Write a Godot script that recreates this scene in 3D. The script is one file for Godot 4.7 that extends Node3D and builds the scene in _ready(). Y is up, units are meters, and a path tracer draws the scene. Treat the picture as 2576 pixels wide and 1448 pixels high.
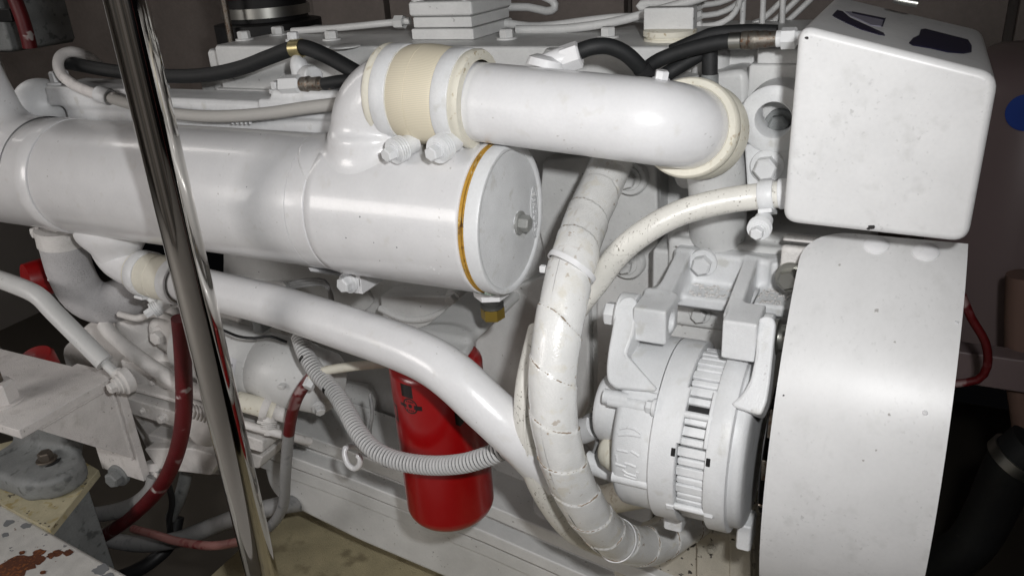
extends Node3D

# ---------------------------------------------------------------- camera model
const F := 2054.0
const CAM := Vector3(0.0, 1.2, 0.804)
var view_basis := Basis(Vector3(0.90098, -0.05939, -0.42977), Vector3(-0.12519, 0.91286, -0.38860), Vector3(0.41540, 0.40392, 0.81504))
var things: Array = []
var names := {}
var mats := {}
var bolt_mesh: ArrayMesh
var hex_mesh: ArrayMesh
var rng := RandomNumberGenerator.new()

func ray(x: float, y: float) -> Vector3:
	return view_basis * Vector3((x - 1288.0) / F, -(y - 724.0) / F, -1.0)
# a pixel of the photograph on the plane z = depth (the engine's side is parallel to that plane)
func P(x: float, y: float, z: float) -> Vector3:
	var r := ray(x, y)
	return CAM + r * ((z - CAM.z) / r.z)
func PY(x: float, y: float, yy: float) -> Vector3:
	var r := ray(x, y)
	return CAM + r * ((yy - CAM.y) / r.y)
func PX(x: float, y: float, xx: float) -> Vector3:
	var r := ray(x, y)
	return CAM + r * ((xx - CAM.x) / r.x)
func PP(x: float, y: float, at: Vector3, nrm: Vector3) -> Vector3:
	var r := ray(x, y)
	return CAM + r * ((at - CAM).dot(nrm) / r.dot(nrm))
# a pixel on a cylinder that lies along x
func PC(x: float, y: float, yc: float, zc: float, rad: float) -> Vector3:
	var r := ray(x, y)
	var oy := CAM.y - yc
	var oz := CAM.z - zc
	var a := r.y * r.y + r.z * r.z
	var b := oy * r.y + oz * r.z
	var c := oy * oy + oz * oz - rad * rad
	var q := b * b - a * c
	if q < 0.0:
		q = 0.0
	return CAM + r * ((-b - sqrt(q)) / a)
# a pixel on an upright cylinder
func PV(x: float, y: float, c: Vector3, rad: float) -> Vector3:
	var r := ray(x, y)
	var o := CAM - c
	var a := r.x * r.x + r.z * r.z
	var b := o.x * r.x + o.z * r.z
	var q := b * b - a * (o.x * o.x + o.z * o.z - rad * rad)
	return CAM + r * ((-b - sqrt(maxf(q, 0.0))) / a)
func path(list: Array) -> PackedVector3Array:
	var o := PackedVector3Array()
	for q in list:
		o.append(P(q[0], q[1], q[2]))
	return o
func smooth_path(p: PackedVector3Array, step: float) -> PackedVector3Array:
	var c := PackedVector3Array()
	var n := p.size()
	for k in n - 1:
		var a: Vector3 = p[max(k - 1, 0)]
		var b: Vector3 = p[k]
		var d: Vector3 = p[k + 1]
		var e: Vector3 = p[min(k + 2, n - 1)]
		if k == 0:
			a = b * 2.0 - d
		if k == n - 2:
			e = d * 2.0 - b
		var m: int = max(2, int(ceil(b.distance_to(d) / step)))
		for j in m:
			c.append(b.cubic_interpolate(d, a, e, float(j) / m))
	c.append(p[n - 1])
	return c

# ---------------------------------------------------------------- mesh builder
class G:
	var v := PackedVector3Array()
	var n := PackedVector3Array()
	var u := PackedVector2Array()
	var i := PackedInt32Array()
	func pt(p: Vector3, nn: Vector3, uv := Vector2.ZERO) -> int:
		v.append(p)
		n.append(nn)
		u.append(uv)
		return v.size() - 1
	func tri(a: int, b: int, c: int) -> void:
		var cr := (v[b] - v[a]).cross(v[c] - v[a])
		if cr.dot(n[a] + n[b] + n[c]) > 0.0:
			i.append(a)
			i.append(c)
			i.append(b)
		else:
			i.append(a)
			i.append(b)
			i.append(c)
	func quad(a: int, b: int, c: int, d: int) -> void:
		tri(a, b, c)
		tri(a, c, d)
	func flat(pts: Array) -> void:
		var nn: Vector3 = (pts[1] - pts[0]).cross(pts[2] - pts[0]).normalized()
		var s := v.size()
		for p in pts:
			pt(p, nn, Vector2(p.x, p.y))
		for k in pts.size() - 2:
			tri(s, s + k + 1, s + k + 2)
	func face(pts: Array, nn: Vector3) -> void:
		var s := v.size()
		for p in pts:
			pt(p, nn, Vector2(p.x + p.z, p.y))
		for k in pts.size() - 2:
			tri(s, s + k + 1, s + k + 2)
	func mesh() -> ArrayMesh:
		var a := []
		a.resize(Mesh.ARRAY_MAX)
		a[Mesh.ARRAY_VERTEX] = v
		a[Mesh.ARRAY_NORMAL] = n
		a[Mesh.ARRAY_TEX_UV] = u
		a[Mesh.ARRAY_INDEX] = i
		var m := ArrayMesh.new()
		m.add_surface_from_arrays(Mesh.PRIMITIVE_TRIANGLES, a)
		return m

	# tube along points; rad is a number, an array per point, or a function of (length, angle)
	func tube(p: PackedVector3Array, rad, seg := 20, caps := true, start_up := Vector3.UP) -> G:
		var m := p.size()
		var t := (p[1] - p[0]).normalized()
		var up := (start_up - t * start_up.dot(t))
		if up.length() < 0.05:
			up = Vector3.RIGHT - t * t.x
		up = up.normalized()
		var s := 0.0
		var base := v.size()
		var call_r: bool = rad is Callable
		var arr_r: bool = rad is Array or rad is PackedFloat32Array
		for k in m:
			var tt := t
			if k == 0:
				tt = (p[1] - p[0]).normalized()
			elif k == m - 1:
				tt = (p[k] - p[k - 1]).normalized()
			else:
				tt = (p[k + 1] - p[k - 1]).normalized()
			up = (up - tt * up.dot(tt)).normalized()
			if k > 0:
				s += p[k].distance_to(p[k - 1])
			var side := tt.cross(up)
			for j in seg + 1:
				var a := TAU * j / seg
				var dirv := up * cos(a) + side * sin(a)
				var r := 0.0
				if call_r:
					r = rad.call(s, a)
				elif arr_r:
					r = rad[k]
				else:
					r = rad
				pt(p[k] + dirv * r, dirv, Vector2(float(j) / seg, s))
			t = tt
		var w := seg + 1
		for k in m - 1:
			for j in seg:
				var a0 := base + k * w + j
				quad(a0, a0 + 1, a0 + w + 1, a0 + w)
		if call_r or arr_r:
			fix_normals(base, m, w)
		if caps:
			for e in 2:
				var k := 0 if e == 0 else m - 1
				var nn := (p[0] - p[1]).normalized() if e == 0 else (p[m - 1] - p[m - 2]).normalized()
				var c := pt(p[k], nn)
				var f := v.size()
				for j in seg + 1:
					pt(v[base + k * w + j], nn)
				for j in seg:
					tri(c, f + j, f + j + 1)
		return self
	func fix_normals(base: int, m: int, w: int) -> void:
		var out := PackedVector3Array()
		out.resize(m * w)
		for k in m:
			for j in w:
				var jm := j - 1 if j > 0 else w - 2
				var jp := j + 1 if j < w - 1 else 1
				var du := v[base + k * w + jp] - v[base + k * w + jm]
				var dv := v[base + min(k + 1, m - 1) * w + j] - v[base + max(k - 1, 0) * w + j]
				var nn := du.cross(dv).normalized()
				if nn.dot(n[base + k * w + j]) < 0.0:
					nn = -nn
				out[k * w + j] = nn
		for k in m * w:
			if out[k].length() > 0.5:
				n[base + k] = out[k]

	# profile of Vector2(along axis, radius) turned about an axis
	func lathe(prof: Array, o: Vector3, axis: Vector3, seg := 32, a0 := 0.0, a1 := TAU, ref := Vector3.UP) -> G:
		axis = axis.normalized()
		var up := ref - axis * ref.dot(axis)
		if up.length() < 0.05:
			up = Vector3.RIGHT - axis * axis.x
		up = up.normalized()
		var side := axis.cross(up)
		var m := prof.size()
		var sn := []
		for k in m - 1:
			var d: Vector2 = prof[k + 1] - prof[k]
			sn.append(Vector2(-d.y, d.x).normalized())
		var len := 0.0
		for k in m - 1:
			var na: Vector2 = sn[k]
			var nb: Vector2 = sn[k]
			if k > 0 and sn[k - 1].dot(sn[k]) > 0.72:
				na = (sn[k - 1] + sn[k]).normalized()
			if k < m - 2 and sn[k + 1].dot(sn[k]) > 0.72:
				nb = (sn[k + 1] + sn[k]).normalized()
			var pa: Vector2 = prof[k]
			var pb: Vector2 = prof[k + 1]
			var s := v.size()
			var l2 := len + pa.distance_to(pb)
			for j in seg + 1:
				var a := a0 + (a1 - a0) * j / seg
				var dv := up * cos(a) + side * sin(a)
				pt(o + axis * pa.x + dv * pa.y, (axis * na.x + dv * na.y).normalized(), Vector2(float(j) / seg, len))
				pt(o + axis * pb.x + dv * pb.y, (axis * nb.x + dv * nb.y).normalized(), Vector2(float(j) / seg, l2))
			len = l2
			for j in seg:
				var q := s + j * 2
				if pa.y < 1e-6:
					tri(q, q + 1, q + 3)
				elif pb.y < 1e-6:
					tri(q, q + 1, q + 2)
				else:
					quad(q, q + 2, q + 3, q + 1)
		return self

	# box with rounded-looking bevels
	func box(xf: Transform3D, size: Vector3, bev := 0.002) -> G:
		var h := size * 0.5
		bev = min(bev, min(h.x, min(h.y, h.z)) * 0.95)
		var id := {}
		for sx in [-1, 1]:
			for sy in [-1, 1]:
				for sz in [-1, 1]:
					for ax in 3:
						var q := Vector3(sx * (h.x - (0.0 if ax == 0 else bev)), sy * (h.y - (0.0 if ax == 1 else bev)), sz * (h.z - (0.0 if ax == 2 else bev)))
						var nn := Vector3(sx if ax == 0 else 0, sy if ax == 1 else 0, sz if ax == 2 else 0)
						id[Vector4i(sx, sy, sz, ax)] = pt(xf * q, (xf.basis * nn).normalized(), Vector2(q.x + q.z, q.y + q.z))
		for s in [-1, 1]:
			quad(id[Vector4i(s, -1, -1, 0)], id[Vector4i(s, 1, -1, 0)], id[Vector4i(s, 1, 1, 0)], id[Vector4i(s, -1, 1, 0)])
			quad(id[Vector4i(-1, s, -1, 1)], id[Vector4i(1, s, -1, 1)], id[Vector4i(1, s, 1, 1)], id[Vector4i(-1, s, 1, 1)])
			quad(id[Vector4i(-1, -1, s, 2)], id[Vector4i(1, -1, s, 2)], id[Vector4i(1, 1, s, 2)], id[Vector4i(-1, 1, s, 2)])
		for a in [-1, 1]:
			for b in [-1, 1]:
				quad(id[Vector4i(-1, a, b, 1)], id[Vector4i(1, a, b, 1)], id[Vector4i(1, a, b, 2)], id[Vector4i(-1, a, b, 2)])
				quad(id[Vector4i(a, -1, b, 0)], id[Vector4i(a, 1, b, 0)], id[Vector4i(a, 1, b, 2)], id[Vector4i(a, -1, b, 2)])
				quad(id[Vector4i(a, b, -1, 0)], id[Vector4i(a, b, 1, 0)], id[Vector4i(a, b, 1, 1)], id[Vector4i(a, b, -1, 1)])
				for c in [-1, 1]:
					tri(id[Vector4i(a, b, c, 0)], id[Vector4i(a, b, c, 1)], id[Vector4i(a, b, c, 2)])
		return self
	# axis-aligned box between two corners
	func slab(a: Vector3, b: Vector3, bev := 0.002) -> G:
		return box(Transform3D(Basis(), (a + b) * 0.5), (a - b).abs(), bev)
	# polygon in local xy, from z = 0 back to z = -depth, its front edge rounded
	func prism(poly: PackedVector2Array, xf: Transform3D, depth: float, bev := 0.002, steps := 3, both := false) -> G:
		var m := poly.size()
		var area := 0.0
		for k in m:
			area += poly[k].cross(poly[(k + 1) % m])
		if area < 0.0:
			poly.reverse()
		var en := []
		for k in m:
			var d := (poly[(k + 1) % m] - poly[k]).normalized()
			en.append(Vector2(d.y, -d.x))
		var mit := []
		for k in m:
			var a: Vector2 = en[(k + m - 1) % m]
			var b: Vector2 = en[k]
			var q := (a + b).normalized()
			mit.append(q / max(0.35, q.dot(b)))
		var rows := []
		for s in steps + 1:
			var th := PI * 0.5 * s / steps
			rows.append(Vector3(bev * (1.0 - sin(th)), -bev * (1.0 - cos(th)), th))
		rows.append(Vector3(0, -depth + (bev if both else 0.0), PI * 0.5))
		if both:
			for s in range(1, steps + 1):
				var th := PI * 0.5 * s / steps
				rows.append(Vector3(bev * (1.0 - cos(th)), -depth + bev * (1.0 - sin(th)), PI * 0.5 + th))
		for k in m:
			var k2 := (k + 1) % m
			var n0: Vector2 = en[k]
			var n1: Vector2 = en[k]
			if en[(k + m - 1) % m].dot(en[k]) > 0.75:
				n0 = (en[(k + m - 1) % m] + en[k]).normalized()
			if en[k2].dot(en[k]) > 0.75:
				n1 = (en[k2] + en[k]).normalized()
			var prev := -1
			for r in rows:
				var c := cos(r.z)
				var s := sin(r.z)
				var p0: Vector2 = poly[k] - mit[k] * r.x
				var p1: Vector2 = poly[k2] - mit[k2] * r.x
				var q := pt(xf * Vector3(p0.x, p0.y, r.y), xf.basis * Vector3(n0.x * s, n0.y * s, c), Vector2(p0.x + r.y, p0.y))
				pt(xf * Vector3(p1.x, p1.y, r.y), xf.basis * Vector3(n1.x * s, n1.y * s, c), Vector2(p1.x + r.y, p1.y))
				if prev >= 0:
					quad(prev, prev + 1, q + 1, q)
				prev = q
		for e in 2:
			var ins := bev if (e == 0 or both) else 0.0
			var zz := 0.0 if e == 0 else -depth
			var pp := PackedVector2Array()
			for k in m:
				pp.append(poly[k] - mit[k] * ins)
			var id := Geometry2D.triangulate_polygon(pp)
			if id.is_empty():
				var safe := Geometry2D.offset_polygon(poly, -ins)
				if safe.size() > 0:
					pp = safe[0]
					id = Geometry2D.triangulate_polygon(pp)
				if id.is_empty():
					print("no triangulation for a prism of ", m)
			var s := v.size()
			var nn := xf.basis * Vector3(0, 0, 1.0 if e == 0 else -1.0)
			for q in pp:
				pt(xf * Vector3(q.x, q.y, zz), nn, q)
			for k in range(0, id.size(), 3):
				tri(s + id[k], s + id[k + 1], s + id[k + 2])
		return self

# polygon with rounded corners
func rounded(pts: Array, r: float, seg := 5) -> PackedVector2Array:
	var o := PackedVector2Array()
	var m := pts.size()
	for k in m:
		var p: Vector2 = pts[k]
		var a: Vector2 = pts[(k + m - 1) % m]
		var b: Vector2 = pts[(k + 1) % m]
		var rr: float = min(r, min(p.distance_to(a), p.distance_to(b)) * 0.45)
		var s := p + (a - p).normalized() * rr
		var e := p + (b - p).normalized() * rr
		for j in seg + 1:
			var t := float(j) / seg
			o.append(s.lerp(p, t).lerp(p.lerp(e, t), t))
	return o

# ---------------------------------------------------------------- cast shapes: smooth joined distance field meshed as surface nets
class Sdf:
	var ty := PackedInt32Array()
	var inv: Array[Transform3D] = []
	var pa: Array[Vector4] = []
	var op := PackedInt32Array()
	var kk := PackedFloat32Array()
	func put(t: int, xf: Transform3D, p: Vector4, o: int, k: float) -> Sdf:
		ty.append(t)
		inv.append(xf.affine_inverse())
		pa.append(p)
		op.append(o)
		kk.append(k)
		return self
	func rbox(xf: Transform3D, size: Vector3, r := 0.004, o := 0, k := 0.008) -> Sdf:
		return put(0, xf, Vector4(size.x * 0.5 - r, size.y * 0.5 - r, size.z * 0.5 - r, r), o, k)
	func slab(a: Vector3, b: Vector3, r := 0.004, o := 0, k := 0.008) -> Sdf:
		return rbox(Transform3D(Basis(), (a + b) * 0.5), (a - b).abs(), r, o, k)
	func cap(a: Vector3, b: Vector3, ra: float, rb: float, o := 0, k := 0.008) -> Sdf:
		return put(1, frame(a, b), Vector4(a.distance_to(b), ra, rb, 0), o, k)
	# flat-ended cylinder from a to b
	func cyl(a: Vector3, b: Vector3, r: float, rnd := 0.002, o := 0, k := 0.006) -> Sdf:
		return put(2, frame((a + b) * 0.5, b), Vector4(a.distance_to(b) * 0.5 - rnd, r - rnd, rnd, 0), o, k)
	func ball(c: Vector3, r: float, o := 0, k := 0.008) -> Sdf:
		return put(3, Transform3D(Basis(), c), Vector4(r, 0, 0, 0), o, k)
	static func frame(a: Vector3, b: Vector3) -> Transform3D:
		var z := (b - a).normalized()
		var x := Vector3.UP.cross(z)
		if x.length() < 0.05:
			x = Vector3.RIGHT.cross(z)
		x = x.normalized()
		return Transform3D(Basis(x, z.cross(x), z), a)
	func d(p: Vector3) -> float:
		var r := 1.0e3
		for q in ty.size():
			var l: Vector3 = inv[q] * p
			var w: Vector4 = pa[q]
			var e := 0.0
			var t := ty[q]
			if t == 0:
				var ax := absf(l.x) - w.x
				var ay := absf(l.y) - w.y
				var az := absf(l.z) - w.z
				e = Vector3(maxf(ax, 0.0), maxf(ay, 0.0), maxf(az, 0.0)).length() + minf(maxf(ax, maxf(ay, az)), 0.0) - w.w
			elif t == 1:
				var h := clampf(l.z / w.x, 0.0, 1.0)
				e = Vector3(l.x, l.y, l.z - h * w.x).length() - lerpf(w.y, w.z, h)
			elif t == 2:
				var cx := Vector2(l.x, l.y).length() - w.y
				var cy := absf(l.z) - w.x
				e = Vector2(maxf(cx, 0.0), maxf(cy, 0.0)).length() + minf(maxf(cx, cy), 0.0) - w.z
			else:
				e = l.length() - w.x
			var k := kk[q]
			if op[q] == 0:
				var h := maxf(k - absf(r - e), 0.0) / k
				r = minf(r, e) - h * h * k * 0.25
			elif op[q] == 1:
				e = -e
				var h := maxf(k - absf(r - e), 0.0) / k
				r = maxf(r, e) + h * h * k * 0.25
			else:
				r = maxf(r, e)
		return r
	func build(lo: Vector3, hi: Vector3, c: float) -> G:
		var g := G.new()
		var nx := int(ceil((hi.x - lo.x) / c / 4.0)) * 4
		var ny := int(ceil((hi.y - lo.y) / c / 4.0)) * 4
		var nz := int(ceil((hi.z - lo.z) / c / 4.0)) * 4
		var sx := nx + 1
		var sy := ny + 1
		var f := PackedFloat32Array()
		f.resize(sx * sy * (nz + 1))
		f.fill(1.0)
		var half := c * 2.0
		var lim := half * 1.7321 + c * 1.8
		var cells := PackedInt32Array()
		for bz in nz / 4:
			for by in ny / 4:
				for bx in nx / 4:
					var o := lo + Vector3(bx, by, bz) * 4.0 * c
					var e := d(o + Vector3(half, half, half))
					if absf(e) > lim:
						if e < 0.0:
							for z in 5:
								for y in 5:
									for x in 5:
										f[(bx * 4 + x) + sx * ((by * 4 + y) + sy * (bz * 4 + z))] = -1.0
						continue
					cells.append(bx + 1024 * by + 1048576 * bz)
		for q in cells:
			var bx := q % 1024
			var by := (q / 1024) % 1024
			var bz := q / 1048576
			for z in 5:
				for y in 5:
					for x in 5:
						var id := (bx * 4 + x) + sx * ((by * 4 + y) + sy * (bz * 4 + z))
						if absf(f[id]) == 1.0:
							f[id] = d(lo + Vector3(bx * 4 + x, by * 4 + y, bz * 4 + z) * c)
		var vid := {}
		for q in cells:
			var bx := (q % 1024) * 4
			var by := ((q / 1024) % 1024) * 4
			var bz := (q / 1048576) * 4
			for z in 4:
				for y in 4:
					for x in 4:
						var b := (bx + x) + sx * ((by + y) + sy * (bz + z))
						var neg := 0
						for k in 8:
							if f[b + (k & 1) + sx * (((k >> 1) & 1) + sy * (k >> 2))] < 0.0:
								neg += 1
						if neg == 0 or neg == 8:
							continue
						var sum := Vector3.ZERO
						var cnt := 0
						for k in 8:
							for ax in 3:
								if (k >> ax) & 1:
									continue
								var k2 := k | (1 << ax)
								var fa := f[b + (k & 1) + sx * (((k >> 1) & 1) + sy * (k >> 2))]
								var fb := f[b + (k2 & 1) + sx * (((k2 >> 1) & 1) + sy * (k2 >> 2))]
								if (fa < 0.0) == (fb < 0.0):
									continue
								var t := fa / (fa - fb)
								var pv := Vector3(k & 1, (k >> 1) & 1, k >> 2)
								pv[ax] += t
								sum += pv
								cnt += 1
						var p := lo + (Vector3(bx + x, by + y, bz + z) + sum / cnt) * c
						var h := c * 0.4
						var gr := Vector3(1, -1, -1) * d(p + Vector3(h, -h, -h)) + Vector3(-1, -1, 1) * d(p + Vector3(-h, -h, h)) + Vector3(-1, 1, -1) * d(p + Vector3(-h, h, -h)) + Vector3(1, 1, 1) * d(p + Vector3(h, h, h))
						gr = gr.normalized()
						p -= gr * d(p) * 0.8
						vid[b] = g.pt(p, gr, Vector2(p.x, p.y))
		var st := [1, sx, sx * sy]
		for b in vid:
			for ax in 3:
				var b2: int = b + st[ax]
				if (f[b] < 0.0) == (f[b2] < 0.0):
					continue
				var s1: int = st[(ax + 1) % 3]
				var s2: int = st[(ax + 2) % 3]
				if vid.has(b - s1) and vid.has(b - s2) and vid.has(b - s1 - s2):
					g.quad(vid[b], vid[b - s1], vid[b - s1 - s2], vid[b - s2])
		return g

# ---------------------------------------------------------------- nodes
func numbered(called: String) -> String:
	if not names.has(called):
		names[called] = 0
		return called
	names[called] += 1
	return "%s_%03d" % [called, names[called]]
func thing(called: String, label: String, category: String, group := "") -> Node3D:
	var o := Node3D.new()
	o.name = numbered(called)
	add_child(o)
	o.set_meta("label", label)
	o.set_meta("category", category)
	if group != "":
		o.set_meta("group", group)
	things.append(o)
	return o
func part(parent: Node3D, g: G, called: String, m: Material, label := "") -> MeshInstance3D:
	var o := MeshInstance3D.new()
	o.name = called
	o.mesh = g.mesh()
	o.material_override = m
	parent.add_child(o, true)
	if label != "":
		o.set_meta("label", label)
	return o
func structure(called: String, g: G, m: Material) -> MeshInstance3D:
	var o := MeshInstance3D.new()
	o.name = called
	o.mesh = g.mesh()
	o.material_override = m
	add_child(o, true)
	o.set_meta("kind", "structure")
	return o
func place(parent: Node3D, mesh: Mesh, called: String, m: Material, xf: Transform3D, label := "") -> MeshInstance3D:
	var o := MeshInstance3D.new()
	o.name = called
	o.mesh = mesh
	o.material_override = m
	parent.add_child(o, true)
	o.transform = xf
	if label != "":
		o.set_meta("label", label)
	return o
func aim(at: Vector3, dirv: Vector3, size := 1.0, turn := 0.0) -> Transform3D:
	var f := Sdf.frame(at, at + dirv)
	return Transform3D(f.basis.rotated(dirv.normalized(), turn).scaled_local(Vector3.ONE * size), at)
# hex bolt with washer face; size = across flats
func bolt(parent: Node3D, at: Vector3, dirv: Vector3, size: float, m: Material, turn := 0.3, called := "bolt") -> MeshInstance3D:
	return place(parent, bolt_mesh, called, m, aim(at, dirv, size, turn))
func hexnut(parent: Node3D, at: Vector3, dirv: Vector3, size: float, m: Material, called := "hex_nut", turn := 0.3, stretch := 1.0) -> MeshInstance3D:
	var x := aim(at, dirv, size, turn)
	x.basis = x.basis * Basis.from_scale(Vector3(1, 1, stretch))
	return place(parent, hex_mesh, called, m, x)
func make_bolt_meshes() -> void:
	for e in 2:
		var g := G.new()
		var z0 := -0.2
		if e == 0:
			g.lathe([Vector2(-0.2, 0.0), Vector2(-0.2, 0.82), Vector2(0.1, 0.82), Vector2(0.14, 0.78), Vector2(0.14, 0.0)], Vector3.ZERO, Vector3.BACK, 20)
			z0 = 0.14
		var h := 0.78
		var hexr := 0.577
		for k in 6:
			var a := TAU * k / 6.0
			var b := TAU * (k + 1) / 6.0
			var pa := Vector3(cos(a), sin(a), 0) * hexr
			var pb := Vector3(cos(b), sin(b), 0) * hexr
			var nn := Vector3(cos((a + b) * 0.5), sin((a + b) * 0.5), 0)
			var q := [pa + Vector3(0, 0, z0), pb + Vector3(0, 0, z0), pb + Vector3(0, 0, h - 0.09), pa + Vector3(0, 0, h - 0.09)]
			g.face(q, nn)
			var ta := Vector3(cos(a), sin(a), 0) * 0.47 + Vector3(0, 0, h)
			var tb := Vector3(cos(b), sin(b), 0) * 0.47 + Vector3(0, 0, h)
			g.face([q[3], q[2], tb, ta], (nn + Vector3(0, 0, 0.9)).normalized())
			g.face([Vector3(0, 0, h), ta, tb], Vector3(0, 0, 1))
		if e == 0:
			bolt_mesh = g.mesh()
		else:
			hex_mesh = g.mesh()
# moves every thing's node to the middle of its base, leaving its parts where they are
func settle() -> void:
	for t in things:
		var lo := Vector3.ONE * 1e6
		var hi := -lo
		for c in t.get_children():
			if c is MeshInstance3D:
				var b: AABB = c.transform * c.mesh.get_aabb()
				lo = lo.min(b.position)
				hi = hi.max(b.end)
		var base := Vector3((lo.x + hi.x) * 0.5, lo.y, (lo.z + hi.z) * 0.5)
		t.position = base
		for c in t.get_children():
			if c is Node3D:
				c.position -= base

# ---------------------------------------------------------------- textures and materials
func noise(sd: int, freq: float, oct := 4, kind := FastNoiseLite.TYPE_SIMPLEX_SMOOTH) -> FastNoiseLite:
	var f := FastNoiseLite.new()
	f.seed = sd
	f.frequency = freq
	f.noise_type = kind
	f.fractal_octaves = oct
	return f
var noise_cache := {}
func noise_bytes(sd: int, size: int, freq: float, oct := 4) -> PackedByteArray:
	var key := "%d %d %f %d" % [sd, size, freq, oct]
	if not noise_cache.has(key):
		noise_cache[key] = make_noise(sd, size, freq, oct)
	return noise_cache[key]
func make_noise(sd: int, size: int, freq: float, oct: int) -> PackedByteArray:
	var im := noise(sd, freq, oct).get_seamless_image(size, size)
	im.convert(Image.FORMAT_L8)
	return im.get_data()
# base paint with soft mottling, and patches of other colours where a noise passes a threshold
func paint_tex(size: int, base: Color, mottle: float, patches: Array) -> ImageTexture:
	var a := noise_bytes(11, size, 0.012, 4)
	var b := noise_bytes(12, size, 0.12, 2)
	var layers := []
	for q in patches:
		layers.append([noise_bytes(q.s, size, q.f, q.get("o", 3)), q.t, q.c, q.get("w", 12.0), q.get("g", null)])
	var masks := []
	for q in patches:
		masks.append(noise_bytes(120 + q.s % 3, size, 0.008, 2))
	var out := PackedByteArray()
	out.resize(size * size * 3)
	for k in size * size:
		var m := 1.0 + mottle * ((a[k] - 128.0) / 128.0) + mottle * 0.5 * ((b[k] - 128.0) / 128.0)
		var r := base.r * m
		var g := base.g * m
		var bl := base.b * m
		for li in layers.size():
			var q: Array = layers[li]
			var th: float = q[1] + (128.0 - masks[li][k]) * 0.35
			var h := clampf((q[0][k] - th) / q[3], 0.0, 1.0)
			if h > 0.0:
				var c: Color = q[2]
				r = lerpf(r, c.r, h)
				g = lerpf(g, c.g, h)
				bl = lerpf(bl, c.b, h)
		out[k * 3] = int(clampf(r, 0, 1) * 255.0)
		out[k * 3 + 1] = int(clampf(g, 0, 1) * 255.0)
		out[k * 3 + 2] = int(clampf(bl, 0, 1) * 255.0)
	var im := Image.create_from_data(size, size, false, Image.FORMAT_RGB8, out)
	return ImageTexture.create_from_image(im)
func bump_tex(sd: int, size: int, freq: float, oct: int, strength: float) -> ImageTexture:
	var im := noise(sd, freq, oct).get_seamless_image(size, size)
	im.convert(Image.FORMAT_RGBA8)
	im.bump_map_to_normal_map(strength)
	return ImageTexture.create_from_image(im)
func mat(called: String, c: Color, rough: float, metal := 0.0) -> StandardMaterial3D:
	var m := StandardMaterial3D.new()
	m.albedo_color = c
	m.roughness = rough
	m.metallic = metal
	mats[called] = m
	return m
func tri_tex(m: StandardMaterial3D, t: Texture2D, scale: float, bump: Texture2D = null, strength := 0.3) -> void:
	m.albedo_color = Color.WHITE
	m.albedo_texture = t
	m.uv1_triplanar = true
	m.uv1_scale = Vector3.ONE * scale
	if bump:
		m.normal_enabled = true
		m.normal_texture = bump
		m.normal_scale = strength

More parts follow.
